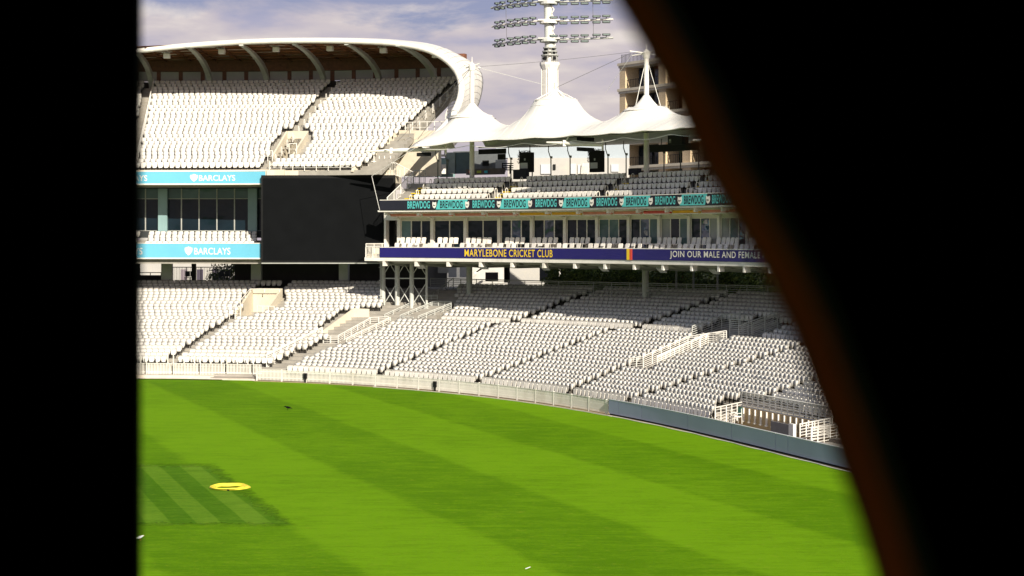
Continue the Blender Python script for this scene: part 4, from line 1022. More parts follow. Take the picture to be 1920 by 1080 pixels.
# birds : body + wings + tail + beak, legs
def bird(loc, L, yaw, m_, label, nm='crow', cat='bird', leg=BLACK, beak=BLACK):
    t = thing(nm, loc, label, cat); t.rotation_euler = (0, 0, yaw)
    m = MB(); prof = [(-.50, .16, .012, .02), (-.34, .20, .05, .035), (-.2, .26, .10, .09), (0, .30, .13, .12), (.16, .33, .115, .11), (.26, .385, .075, .075), (.33, .43, .065, .06), (.39, .43, .05, .045), (.43, .42, .018, .016)]
    rows_ = [[(x*L, cos(a)*w_*L, (z+sin(a)*h_)*L) for a in [2*pi*k/10 for k in range(10)]] for x, z, w_, h_ in prof]
    m.grid(rows_, closed=True); o = m.build('body', m_, t, smooth=True, origin=None)
    return t
def bird2(loc, L, yaw, m_, label, nm, beakm=BLACK):
    t = thing(nm, loc, label, 'bird'); R = Matrix.Rotation(yaw, 3, 'Z'); B0 = Vector(loc)
    def T_(p): return B0+R@(Vector(p)*L)
    prof = [(-.52, .17, .015, .015), (-.36, .21, .05, .03), (-.2, .27, .10, .09), (0, .31, .13, .125), (.16, .34, .115, .11), (.25, .39, .075, .075), (.32, .44, .066, .062), (.38, .44, .05, .048), (.42, .43, .02, .02)]
    m = MB(); m.grid([[T_((x, cos(a)*w_, z+sin(a)*h_)) for a in [2*pi*k/10 for k in range(10)]] for x, z, w_, h_ in prof], closed=True); m.build('body', m_, t, smooth=True)
    m = MB(); m.bar(T_((.41, 0, .43)), T_((.52, 0, .41)), .022*L, 5, .004*L); m.build('beak', beakm, t)
    for sg in (-1, 1):
        m = MB(); m.prism([T_(p) for p in ((.15, sg*.11, .40), (.12, sg*.135, .24), (-.25, sg*.10, .20), (-.46, sg*.03, .21), (-.1, sg*.10, .36))], R@Vector((0, sg*.02*L, 0))); m.build('wing', m_, t)
        m = MB(); m.bar(T_((.02, sg*.05, .22)), T_((.03, sg*.05, .0)), .012*L, 4); m.bar(T_((.03, sg*.05, .01)), T_((.12, sg*.06, .005)), .01*L, 4); m.build('leg', beakm, t)
    return t
BM = mat('black_feathers', (.004, .004, .005), .8, spec=.1)
bird2(W(540, 768, 0) if 0 else ((540-CX)/F*12*F/(769-HZ), 12*F/(769-HZ), 0), .62, radians(200), BM, 'black crow standing on the dark stripe of the outfield', 'crow')
bird2(EF.pt(EF.at(1303, ET[0][0]-.2), ET[0][0]-.2, 15.6), .42, radians(160), BM, 'black pigeon perched on the front row of the top tier', 'pigeon')
D_ = 12*F/(1013-HZ); bird2(((262-CX)/F*D_, D_, 0), .40, radians(20), mat('white_feathers', (.75, .75, .72), .6), 'white gull on the grass at the left edge of the opening', 'gull', mat('orange_beak', (.6, .25, .03), .6))
D_ = 12*F/(1067-HZ); p = Vector(((990-CX)/F*D_, D_, .01)); m = MB(); m.prism([p+Vector(v) for v in ((-.09, -.05, 0), (.0, -.03, .03), (.09, .04, .05), (.02, .03, .02), (-.08, 0, 0))], (0, .01, .02)); tag(m.build('feather', WHITE), 'single white feather lying on the grass near the bottom of the view', 'feather')
#%%TENTS
def RP(px, o, z=0, py=None):       # point on the right stand's track seen at column px, offset o
    s = EF.at(px, o); p = EF.pt(s, o, z)
    if py is not None: return Vector((p[0], p[1], CH-(py-HZ)*p[1]/F))
    return Vector(p)
OM = 21.0
masts = [(885, 218, 195, 118, 38), (1042, 189, 171, None, 39), (1212, 207, 180, 93, 37), (1376, 200, 176, 84, 37), (1540, 196, 170, 76, 38)]
cones = []
for px_, yr, yt, ym, rp in masts:
    c = RP(px_, OM); D = c.y; cones.append(dict(c=c, D=D, r0=rp*D/F, zr=CH-(yr-HZ)*D/F, zt=CH-(yt-HZ)*D/F, zm=None if ym is None else CH-(ym-HZ)*D/F, R=8.6))
sC0, sC1 = EF.at(768, 15.2), 50.0
def tentz(x, y, t):           # t 0..1 front to back
    z = 20.3; best = 0; tot = 0
    for c in cones:
        r = math.hypot(x-c['c'].x, y-c['c'].y); k = max(0, min(1, (c['R']-r)/(c['R']-c['r0'])))
        h = (c['zr']-20.3)*(.2*math.exp(-max(0, r-c['r0'])/.45)+.8*k**2.35); tot += h**2.2
    f = min(1, max(0, t/.22))*min(1, max(0, (1-t)/.3)); f = f*f*(3-2*f)
    rg = 1.35*sin(pi*min(1, max(0, t)))**1.2*min(1, max(0, (x+9.5)/4))
    return z+(tot+rg**2.2)**(1/2.2)*(f if tot > 0 else f)
def tent_pt(s, t):
    o0 = 15.2+.35*sin((s-sC0)/(sC1-sC0)*pi*17)*.5
    if s < sC0+6: o0 += 0
    e = max(0, 1-(s-sC0)/5.0); o1 = 28.5-e*9.5
    o = o0+(o1-o0)*t; x, y, _ = EF.pt(s, o, 0)
    return Vector((x, y, tentz(x, y, t)-.10*abs(sin((s-sC0)*.9))*(1-t)**3-.35*e))
m = MB(); NS, NT = 150, 40
rows_ = [[tent_pt(sC0+(sC1-sC0)*i/NS, j/NT) for j in range(NT+1)] for i in range(NS+1)]
TC = thing('tent_canopy', RP(1042, OM, 17), 'white tensile tent roof of peaked cones over the top tier of the right stand', 'canopy')
# drop the cells that fall inside the rings
NR = NT+1; vs = [p for r in rows_ for p in r]; fs = []
for i in range(NS):
    for j in range(NT):
        q = [i*NR+j, i*NR+j+1, (i+1)*NR+j+1, (i+1)*NR+j]
        cc = (vs[q[0]]+vs[q[2]])/2
        if any(math.hypot(cc.x-c['c'].x, cc.y-c['c'].y) < c['r0']*.86 for c in cones): continue
        fs.append(tuple(q))
m.add(vs, fs); o_ = m.build('membrane', MEMB, TC, smooth=True); md = o_.modifiers.new('t', 'SOLIDIFY'); md.thickness = .05; md.offset = 0
for c in cones:
    q = c['c']; r0 = c['r0']; NA = 36
    m = MB(); m.grid([[Vector((q.x+cos(a)*r, q.y+sin(a)*r, c['zr']+z)) for a in [2*pi*k/NA for k in range(NA)]] for r, z in ((r0-.1, -.04), (r0+.05, -.07), (r0+.07, .0), (r0+.02, .07), (r0-.12, .06))], closed=True)
    m.build('ring', MEMB, TC, smooth=True)
    H = c['zt']-c['zr']; m = MB(); m.grid([[Vector((q.x+cos(a)*r, q.y+sin(a)*r, c['zr']+.05+H*u**1.7)) for a in [2*pi*k/NA for k in range(NA)]] for r, u in [(r0-.03-(r0-.28)*(k/10), k/10) for k in range(11)]], closed=True)
    m.build('cap', MEMB, TC, smooth=True)
    m = MB(); m.grid([[Vector((q.x+cos(a)*r, q.y+sin(a)*r, z)) for a in [2*pi*k/NA for k in range(NA)]] for r, z in ((r0*.86-.35, c['zr']+.3), (r0-.06, c['zr']-.02), (r0+.35, tentz(q.x+r0+.35, q.y, .45)-.03))], closed=True)
    m.build('collar', MEMB, TC, smooth=True)
    if c['zm']:
        m = MB(); m.bar((q.x, q.y, 16.95), (q.x, q.y, c['zm']-.25), .23, 16, .2)
        m.bar((q.x, q.y, c['zm']-.7), (q.x, q.y, c['zm']-.25), .26, 12, .34); m.bar((q.x, q.y, c['zm']-.25), (q.x, q.y, c['zm']), .34, 12, .12)
        m.build('mast', WHITE, TC, smooth=False)
        m = MB()
        for dx, dy, dz in ((-1, -.2, .15), (1, .25, -.1), (.9, -.4, .22), (-.8, .5, -.12)):
            L_ = 1.4 if (q.x > 5 and dx < 0) else .75
            m.bar((q.x, q.y, c['zm']-.3), (q.x+dx*L_, q.y+dy*L_, c['zm']-.3+dz), .07, 6, .045)
        m.bar((q.x, q.y, c['zm']-.1), (q.x, q.y, c['zm']+.55), .05, 6, .02)
        m.build('mast_arms', WHITE, TC)
c2 = cones[1]; q = c2['c']; m = MB()
for a in (0, 1.05, 2.1, 3.14, 4.2, 5.2): m.bar((q.x+.15*cos(a), q.y+.15*sin(a), c2['zt']+.1), (q.x+cos(a)*c2['r0']*1.03, q.y+sin(a)*c2['r0']*1.03, c2['zr']+.02), .055, 5)
m.bar((q.x, q.y, c2['zt']-.4), (q.x, q.y, c2['zt']+.75), .22, 12, .14); m.build('peak_struts', WHITE, TC)
SEAM = mat('seam_cream', (.56, .53, .48), .6)
for k in range(2, 44):
    s_ = sC0+k*.92; m = MB(); P_ = [tent_pt(s_, j/26)+Vector((0, -.02, .035)) for j in range(0, 25)]
    for a_, b_ in zip(P_, P_[1:]):
        mid = (a_+b_)/2
        if any(math.hypot(mid.x-c['c'].x, mid.y-c['c'].y) < c['r0'] for c in cones):
            if m.v: m.build('seam', SEAM, TC); m = MB()
            continue
        m.bar(a_, b_, .022, 3, caps=False)
    if s_ < sC1-1 and m.v: m.build('seam', SEAM, TC)
# seams of the membrane under the tent
for c in cones[:4]:
    for k in range(14):
        s_ = c_s = EF.at(c['c'].x/c['c'].y*F+CX, OM)+(k-6.5)*.62
        if s_ < sC0+5.5: continue
        m = MB(); c0 = c['c']
        P_ = [tent_pt(s_+((c_s-s_)*0), t_) for t_ in [.02+.3*j/8 for j in range(9)]]
        P_ = [Vector((p.x+(c0.x-p.x)*.45*(j/8), p.y+(c0.y-p.y)*.10*(j/8), 0)) for j, p in enumerate(P_)]
        P_ = [Vector((p.x, p.y, tentz(p.x, p.y, .02+.3*j/8)-.12)) for j, p in enumerate(P_)]
        for a_, b_ in zip(P_, P_[1:]): m.bar(a_, b_, .028, 3, caps=False)
        m.build('seam_cable', mat('cable_dark', (.09, .085, .07), .6), TC)
CABW = mat('cable_white', (.7, .68, .63), .5); CABD = mat('cable_grey', (.16, .155, .16), .5)
def cable(name, P, r, m_, label, cat='cable', sag=0, group=None):
    P = [Vector(p) for p in P]; m = MB()
    for a, b in zip(P, P[1:]):
        n_ = 10; pts = [a.lerp(b, k/n_)-Vector((0, 0, sag*4*(k/n_)*(1-k/n_))) for k in range(n_+1)]; m.path(pts, r, 4)
    return tag(m.build(name, m_), label, cat, group)
M1, M3 = cones[0], cones[2]
top1 = M1['c'].copy(); top1.z = M1['zm']-.3; top3 = M3['c'].copy(); top3.z = M3['zm']-.3; pk2 = cones[1]['c'].copy(); pk2.z = cones[1]['zt']+.3
cable('cable', [top1+Vector((.75, .2, .0)), top3+Vector((-1.3, 0, .1))], .018, CABD, 'thin dark cable strung between the two tall white masts', sag=.1)
cable('cable', [top1+Vector((.9, 0, -.2)), pk2], .025, CABW, 'pale cable sloping down from the left mast to the middle tent peak')
cable('cable', [top3+Vector((-1.3, 0, 0)), pk2], .02, CABD, 'dark cable sloping down from the right mast to the middle tent peak')
cable('cable', [top3+Vector((-1.2, 0, -.1)), RP(1135, 21, 0, 175)], .015, CABW, 'thin white stay left of the right mast')
cable('cable', [top3+Vector((0, 0, -.3)), Vector((M3['c'].x-M3['r0']*.55, M3['c'].y, M3['zr']+.35))], .03, CABW, 'white stay from the right mast to the left of its tent ring')
cable('cable', [top3+Vector((0, 0, -.3)), Vector((M3['c'].x+M3['r0']*.75, M3['c'].y, M3['zr']+.2))], .03, CABW, 'white stay from the right mast to the right of its tent ring')
cable('cable', [top1, NW(783, 262, 21.5)], .02, CABD, 'dark stay from the left mast down to the beige end wall')
cable('cable', [top1, NW(738, 272, 21)], .0175, CABD, 'second dark stay from the left mast towards the tent corner')
cable('cable', [tent_pt(sC0+.4, .02)+Vector((0, 0, -.1)), RP(697, 16.2, 0, 330), EF.pt(EF.at(712, 15.9), 15.9, 14.4)], .022, CABW, 'dashed white stay crossing the black screen to the roof ledge')
m = MB(); pts = []; s = sC0+.8
while s < 48: pts.append(Vector(EF.pt(s, 15.6, 20.02-.28*abs(sin((s-sC0)*.68))))); s += .45
m.path(pts, .03, 4); tag(m.build('edge_cable', CABW), 'looping white edge cable below the front hem of the tent', 'cable')
# steel booms with black loudspeakers under the hem
for k, (pa, ya, pb, yb, nm) in enumerate(((686, 284, 836, 279, 'left'), (1025, 267, 1130, 272, 'middle'), (1300, 263, 1400, 262, 'right'))):
    A_, B_ = RP(pa, 15.0, 0, ya), RP(pb, 16.6, 0, yb)
    t = thing('roof_boom', A_, 'tapered white steel boom under the tent hem, the %s one' % nm, 'beam', 'white booms under the tent')
    m = MB(); mid = A_.lerp(B_, .45); m.bar(A_, mid, .07, 10, .19); m.bar(mid, B_, .19, 10, .13); m.build('tube', WHITE, t)
    m = MB(); j = A_.lerp(B_, .32); m.bar(j, tent_pt(EF.at(pa+38, 15.3), .02), .06, 6); m.box(tuple(j), (.25, .3, .5)); m.build('joint', WHITE, t)
    m = MB(); m.bar(B_-Vector((0, 0, .45)), B_+Vector((0, 0, .45)), .09, 6); m.build('end_post', WHITE, t)
    for hy in (.42, -.42):
        q = A_.lerp(B_, .72 if k == 0 else .68)+Vector((0, 0, hy)); d = (B_-A_).normalized()
        m = MB(); n_ = Vector((-d.y, d.x, 0)).normalized(); w_ = .62 if k == 0 else .72
        m.prism([q-d*w_-Vector((0, 0, .16)), q+d*w_-Vector((0, 0, .16)), q+d*w_+Vector((0, 0, .16)), q-d*w_+Vector((0, 0, .16))], n_*.35); m.build('loudspeaker', BLACK, t)
# roof loudspeakers of the left stand
for k, (px_, py_) in enumerate(((313, 105), (416, 97), (518, 93), (619, 91), (719, 95), (817, 104))):
    o = 26.2; s = N_.at(px_, o); p = N_.pt(s, o, 0); z = CH-(py_-HZ)*p[1]/F; q = Vector((p[0], p[1], z)); yw = N_.yaw(s)
    t = thing('roof_loudspeaker', q, 'white box loudspeaker hung under the timber roof, %s from the left' % ORD[k+1], 'loudspeaker', 'white loudspeakers under the timber roof')
    m = MB(); m.box(q, (.62, .5, .46), yw); m.build('cabinet', WHITE, t)
    m = MB(); m.bar(q+Vector((-.5, .2, .33)), q+Vector((.3, .2, .36)), .03, 4); m.bar(q+Vector((0, .2, .2)), q+Vector((0, .2, 1.0)), .035, 4)
    for j in range(4): m.box((q.x-.5+.22*j, q.y+.2, q.z+.38), (.12, .16, .13), yw)
    m.build('bracket', GREYW, t)
# ---------------- things on the terrace behind the top tier
def pbox(name, px0, py0, px1, py1, o, th, m_, parent=None, label=None, cat=None, group=None):
    a = RP(px0, o, 0, py1); b = RP(px1, o, 0, py1); c = RP(px1, o, 0, py0); d = RP(px0, o, 0, py0)
    n_ = Vector((-(b-a).y, (b-a).x, 0)).normalized()*th; k = MB(); b.z = a.z; c.z = d.z; k.prism([a, b, c, d], n_); o_ = k.build(name, m_, parent)
    if label: tag(o_, label, cat, group)
    return o_
Zf = 16.95
t = thing('bar_kiosk', RP(900, 23.5, Zf), 'grey bar kiosk with dark counter below the left tent cone', 'kiosk')
pbox('back_wall', 850, 284, 946, 325, 26.2, .2, mat('kiosk_grey', (.16, .17, .175), .7, .1), t)
pbox('side_wall', 851, 286, 880, 326, 23.0, .15, mat('blue_grey_door', (.07, .10, .12), .6, .1), t)
pbox('side_wall', 836, 286, 853, 326, 22.9, .15, mat('kiosk_pale', (.22, .24, .25), .7, .1), t)
c_ = pbox('counter', 874, 317, 940, 328, 21.9, .6, BAR, t)
pbox('red_tub', 879, 320, 886, 324.5, 21.85, .03, RED, c_); pbox('green_tub', 894, 320, 902, 324.5, 21.85, .03, mat('lime_paint', (.42, .5, .05)), c_); pbox('cyan_tub', 908, 320, 914, 324.5, 21.85, .03, CYANP, c_)
t = thing('menu_board', RP(916, 22.6, 19), 'black stepped menu board hanging above the bar kiosk', 'sign')
pbox('panel', 897, 280, 948, 289.5, 22.4, .12, INK, t); pbox('panel', 933, 289, 947, 299.5, 22.42, .12, INK, t)
pbox('wall_screen', 904.5, 301, 916, 311, 25.9, .08, INK, None, 'small dark screen on the grey kiosk wall', 'screen')
pbox('fridge', 929, 300, 946, 318, 25.6, .4, GREYW, None, 'pale panel with dark shelves beside the bar kiosk', 'fridge')
t = thing('shelf_rack', RP(948, 24.5, Zf), 'dark shelf rack right of the pale panel behind the seats', 'rack')
for y in (307, 311, 315, 319): pbox('shelf', 941, y-1.2, 957, y+.4, 24.5, .5, BLACK, t)
pbox('upright', 941, 305, 942.2, 326, 24.5, .1, BLACK, t); pbox('upright', 955, 309, 956, 326, 24.5, .1, BLACK, t)
for k, (a, b, y0, nm) in enumerate(((974, 994, 286, 'left'), (1105, 1125, 283, 'right'))):
    o = 21.6; t = thing('planted_totem', RP((a+b)/2, o, Zf), 'tall black totem fringed with leaves and a pale notice, the %s one' % nm, 'totem', 'black totems behind the top tier seats')
    pbox('body', a, y0, b, 323, o, .6, INK, t); pbox('notice', a+1.5, 305.5-k*.5, b-5, 316, o-.03, .02, GREYW, t)
    pbox('emblem', (a+b)/2-1.4, 297, (a+b)/2+1, 301, o-.03, .02, GREYW, t)
    A_, B_ = RP(a, o, 0, y0), RP(b, o, 0, y0); m = MB(); random.seed(k)
    for j in range(240):
        e = random.random(); side = random.choice((0, 1, 2)); hgt = 1.75*random.random()
        q = A_.lerp(B_, e)+Vector((0, .2, .05)) if side == 0 else ((A_ if side == 1 else B_)-Vector((0, -.2, hgt*(.55 if side == 1 else .95))))
        q += Vector((random.gauss(0, .07), random.gauss(0, .1), random.gauss(0, .07))); v = Vector((random.gauss(0, 1), random.gauss(0, 1), random.gauss(0, 1))).normalized()*.09; w_ = v.orthogonal().normalized()*.04
        m.add([q-w_, q+v, q+w_, q-v], [(0, 1, 2, 3)])
    m.build('leaves', mat('dark_leaves', (.018, .024, .012), .7, .4, 20), t)
pbox('barrier_box', 962, 318, 986, 336, 20.95, .5, DARKB, None, 'dark navy box with faint lettering left of the middle seat block', 'box')
pbox('barrier_box', 1178, 316, 1195, 328, 20.95, .5, DARKB, None, 'dark navy box with faint lettering at the third top tier stairs', 'box')
t = thing('terrace_sign', RP(1264, 21.2, 18), 'long black sign with faint lettering hung under the right tent cone', 'sign')
pbox('panel', 1218, 272.5, 1309, 286, 21.0, .12, INK, t)
text_on(EF, 'THE TERRACE', 1245, 1283, 20.97, CH-(282.3-HZ)*RP(1264, 21).y/F, CH-(276.8-HZ)*RP(1264, 21).y/F, mat('dim_lettering', (.22, .2, .16)), t)
t = thing('black_loudspeaker', RP(1265, 19.5, 20), 'black loudspeaker with a pale mark above the long black sign', 'loudspeaker')
pbox('cabinet', 1252, 254, 1279, 272, 19.0, .7, INK, t)
text_on(EF, 'M', 1254.5, 1258, 18.97, CH-(266-HZ)*RP(1256, 19).y/F, CH-(258-HZ)*RP(1256, 19).y/F, GREYW, t, 'letter')
# wind screens behind the tier : each a post with crooked head and a pane
wp = [821, 838, 958, 998, 1033, 1069, 1140, 1174, 1245, 1276, 1310, 1345]
for k, (a, b) in enumerate(zip(wp, wp[1:]+[1380])):
    o = 22.8; t = thing('wind_screen', RP(a, o, Zf), 'glass wind screen on a crooked grey post behind the top tier, %s from the left' % ordn(k+1), 'screen', 'wind screens behind the top tier')
    q = RP(a, o, Zf); m = MB(); m.bar(q, q+Vector((0, 0, 2.0)), .055, 6); m.bar(q+Vector((0, 0, 2.0)), q+Vector((-.22, .1, 2.7)), .045, 6); m.bar(q+Vector((-.22, .1, 2.7)), q+Vector((-.2, .1, 3.3)), .04, 6); m.box((q.x+.05, q.y, q.z+2.15), (.18, .14, .2)); m.build('post', mat('post_olive', (.13, .13, .10)), t)
    if k not in (0, 1, 2):
        p1 = RP(b, o, Zf); m = MB(); n_ = Vector((-(p1-q).y, (p1-q).x, 0)).normalized()*.02
        m.prism([q+Vector((.06, 0, .1)), Vector((p1.x-.06, p1.y, Zf+.1)), Vector((p1.x-.06, p1.y, Zf+.16)), q+Vector((.06, 0, .16))], n_); m.build('bottom_rail', GREYM, t)
# ---------------- houses seen between the stand and the tent
def wpl(name, px0, y0, px1, y1, D, th, m_, parent=None):
    a, b = W(px0, y1, D), W(px1, y0, D); k = MB(); k.box(((a[0]+b[0])/2, D+th/2, (a[2]+b[2])/2), (abs(b[0]-a[0]), th, abs(b[2]-a[2]))); return k.build(name, m_, parent)
t = thing('white_building', W(1090, 444+12/180*F, 180), 'long white rendered building with a pale blue upper band behind the top tier', 'building')
wpl('wall', 952, 296, 1180, 560, 179.5, 3, LIGHTW, t); wpl('upper_band', 930, 268, 1180, 296, 180, 3, mat('pale_blue_cladding', (.33, .37, .40), .4, .05, .3), t)
for a, b, y0, y1, m_ in ((1014, 1033, 308, 326, GREYW), (1037, 1042, 308, 318, INK), (1070, 1080, 307, 326, GREYW), (1084, 1090, 309, 326, WHITE), (1146, 1160, 308, 322, GREYW)):
    f = wpl('window', a, y0, b, y1, 179.35, .1, m_, t)
m = MB()
for k in range(7): m.bar(W(1090+k*2.2, 326, 179), W(1092+k*2.2, 306, 179), .05, 4)
m.build('slatted_screen', WHITE, t)
t = thing('white_marquee', W(790, 330, 176), 'white fabric marquee and pale hoardings at the left end behind the top tier', 'marquee')
wpl('panel', 737, 293, 818, 332, 176, .3, GREYW, t); wpl('grey_panel', 818, 296, 853, 332, 178, .3, TEAL, t); wpl('white_panel', 828, 308, 852, 326, 177.4, .2, WHITE, t)
m = MB(); m.grid([[W(737+9*j+i*2, 296+(j-4)**2*.5+i*9-(i*(8-j))*.5, 173-i*.6) for j in range(9)] for i in range(4)]); m.build('fabric', MEMB, t, smooth=True)
m = MB(); m.bar(W(768, 292, 172), W(786, 322, 172), .17, 8); m.bar(W(765, 296, 171.5), W(765, 330, 171.5), .16, 8); m.build('strut', WHITE, t)
wpl('top_beam', 755, 289.5, 853, 293.5, 175.5, .3, WHITE, t)
wpl('steel_frame', 740, 288, 742, 320, 172, .15, GREYM, t); wpl('steel_frame', 757, 288, 759, 320, 172, .15, GREYM, t)
# ---------------- apartment block
t = thing('apartment_block', (14.8, 230, 0), 'pale brick apartment block with recessed balconies and dark railings', 'building')
P0 = Vector((14.75, 230, 0)); u_ = Vector((8, -13, 0)).normalized(); v_ = Vector((13, 8, 0)).normalized()   # u along the front, v into the block
def ub(name, u0, u1, v0, v1, z0, z1, m_, par=None):
    k = MB(); q = [P0+u_*a+v_*b for a, b in ((u0, v0), (u1, v0), (u1, v1), (u0, v1))]; k.prism([(p.x, p.y, z0) for p in q], (0, 0, z1-z0)); return k.build(name, m_, par or t)
P0 = P0-u_*1.2
zs = [1.0+3.38*k for k in range(11)]; zs = [z-.0 for z in zs]
off_ = 31.35-zs[9]; zs = [z+off_ for z in zs]
ub('core_wall', .5, 46, 2.2, 18, 0, zs[-1]-.3, mat('recess_dark', (.06, .052, .045), .8, .2, 2))
for k, z in enumerate(zs):
    ub('floor_slab', -.25, 46.2, -.22, 3, z-.32, z+.02, PALEC); ub('cornice', -.12, 46, -.1, 3, z-.62, z-.325, PALEC)
    if z < 12: continue
    if k < len(zs)-1:
        for u0, wd in ((0, 1.3), (8.6, 1.5), (13.6, 1.6), (21, 1.3), (27, 1.3), (34, 1.3)): ub('brick_pier', u0, u0+wd, 0, 2.3, z+.02, zs[k+1]-.62, BRICKP)
        for u0, u1 in ((1.5, 4.6), (5, 8.2), (10.2, 13.4), (15.5, 20.5), (22.5, 26.5)):
            f = ub('window', u0, u1, 2.05, 2.19, z+.1, zs[k+1]-.8, BLACK)
            ub('pane', u0+.15, (u0+u1)/2-.06, 1.98, 2.04, z+.25, zs[k+1]-.95, GLASS2 if k % 2 else GLASS, f); ub('pane', (u0+u1)/2+.06, u1-.15, 1.98, 2.04, z+.25, zs[k+1]-.95, GLASS2 if k % 2 else GLASS, f)
        k_ = MB(); 
        for j in range(64):
            uu = 1.4+j*.36
            if uu > 8.5 and uu < 10.2: continue
            q = P0+u_*uu+v_*.25; k_.bar((q.x, q.y, z+.05), (q.x, q.y, z+1.1), .03, 4)
        q0, q1 = P0+u_*1.3+v_*.25, P0+u_*24+v_*.25; k_.bar((q0.x, q0.y, z+1.12), (q1.x, q1.y, z+1.12), .045, 4); k_.build('balcony_railing', BLACK, t)
ub('attic_storey', 6.2, 40, 1.2, 16, zs[-1]+.03, zs[-1]+3.0, mat('attic_brown', (.10, .075, .06), .8, .2, 3))
k_ = MB()
for j in range(60):
    q = P0+u_*(.3+j*.3)+v_*.1; k_.bar((q.x, q.y, zs[-1]), (q.x, q.y, zs[-1]+1.15), .035, 4)
k_.build('roof_railing', BLACK, t)
# ---------------- floodlight tower
DT = 186.0; bx = (1031-CX)/F*DT
t = thing('floodlight_tower', (bx, DT, 0), 'white telescopic floodlight mast with curved racks of dark lamps', 'floodlight')
def yz(y, D=DT): return CH-(y-HZ)*D/F
m = MB(); m.bar((bx, DT, 0), (bx, DT, yz(122)), .86, 12); m.bar((bx, DT, yz(132)), (bx, DT, yz(122)), .86, 12, 1.08); m.bar((bx, DT, yz(122)), (bx, DT, yz(117.5)), 1.08, 12); m.build('shaft', WHITE, t)
m = MB()
for a in range(6): m.bar((bx+.9*cos(a*1.047+.3), DT+.9*sin(a*1.047+.3), 17), (bx+.9*cos(a*1.047+.3), DT+.9*sin(a*1.047+.3), yz(128)), .06, 5)
m.build('shaft_ribs', WHITE, t)
for y0, y1, r in ((117, 104, .82), (103.5, 97, .7), (96.5, 90, .6)):
    m = MB(); m.bar((bx, DT, yz(y0)), (bx, DT, yz(y1)), r*.72, 14); m.build('collar', WHITE, t)
    m = MB(); m.bar((bx, DT, yz(y1)-.06), (bx, DT, yz(y1)+.06), r+.12, 14)
    for k in range(10):
        a = 2*pi*k/10; x_, y_ = bx+cos(a)*r, DT+sin(a)*r; m.bar((x_, y_, yz(y0)), (x_, y_, yz(y1)), .045, 4)
    m.build('collar_cage', GREYM, t)
    for a in (3.9, 5.3):
        m = MB(); zc = (yz(y0)+yz(y1))/2; m.bar((bx+cos(a)*r*.75, DT+sin(a)*r*.75, zc), (bx+cos(a)*(r+.1), DT+sin(a)*(r+.1), zc), .17, 10); m.build('lamp_drum', BLACK, t)
m = MB(); m.bar((bx-.02, DT, yz(90)), (bx-.35, DT, yz(-60)), .52, 16, .38); m.build('pole', mat('pole_greywhite', (.55, .55, .50), .5, .04), t)
m = MB(); x_ = bx+.62; pts = []
for k in range(60): z_ = yz(88)+(yz(-50)-yz(88))*k/59; pts.append(Vector((bx+.45+.12*sin(k*.9)-.3*k/59, DT-.35-.1*cos(k*.9), z_)))
m.path(pts, .06, 5)
m.build('spiral_cable', WHITE, t)
LG = mat('lamp_glass', (.16, .20, .18), .2, .1); LB = mat('lamp_body', (.03, .03, .034), .5)
for ri, yb in enumerate((74, 39.5, 3.5, -32)):
    sh = -2.5*ri
    L_ = [(1150+sh*.2, DT-1.6), (1100, DT-.7), (1052, DT-.2), (1008, DT), (985, DT+.9), (962, DT+2.0), (942+sh*.6, DT+3.4), (924+sh*.6, DT+5.0)]
    zc = yz(yb)
    pts = [Vector(((p_-CX)/F*d_, d_, zc)) for p_, d_ in L_]
    rk = thing('lamp_rack', (0, 0, 0), None, None); rk.parent = t; rk.location = (0, 0, zc)
    del_ = org(rk)
    m = MB(); m.path(pts, .11, 6); m.path([p+Vector((0, .35, 0)) for p in pts], .07, 5); m.bar((bx-.1, DT, zc-.28), (bx-.1, DT, zc+.05), 1.0, 16); m.box((bx-.1, DT, zc+.05), (2.3, 1.6, .14)); m.build('beam', WHITE if ri % 2 else STEEL, rk)
    right = [(1038+k*18.3+(3 if k > 1 else 0)+(4 if k > 3 else 0)) for k in range(6)]; left = [932, 942, 957, 970.5, 984.5, 999]
    for p_ in right+left:
        d_ = None
        for (pa, da), (pb, db) in zip(L_, L_[1:]):
            if pb <= p_ <= pa: d_ = da+(db-da)*(pa-p_)/(pa-pb)
        if d_ is None: continue
        wd = .78 if p_ > 1020 else (.46 if p_ < 950 else .62); c = Vector(((p_-CX)/F*d_, d_-.25, zc)); yw = 0 if p_ > 1020 else radians(28)
        for up in (1, -1):
            if ri == 0 and p_ > 1110 and up < 0: continue
            m = MB(); q = c+Vector((0, 0, .29*up+(.04 if up > 0 else 0)))
            m.box(q, (wd, .34, .22), yw, 0); m.box(q+Vector((0, -.19, .0)), (wd*.84, .05, .13), yw, 1)
            for e in (-1, 1): m.box(q+Vector((e*wd*.5*cos(yw), e*wd*.5*sin(yw), .01)), (.09, .3, .16), yw, 0)
            m.box(q+Vector((0, .05, -.16*up)), (.08, .1, .16), yw, 0)
            m.build('lamp', [LB, LG], rk)
for px_ in (950, 1113):
    m = MB(); p = Vector(((px_-CX)/F*(DT+1.5), DT+1.5, yz(69))); m.bar(p, (p.x-.15, p.y, yz(-40)), .025, 4); m.build('hanger_cable', CABD, t)
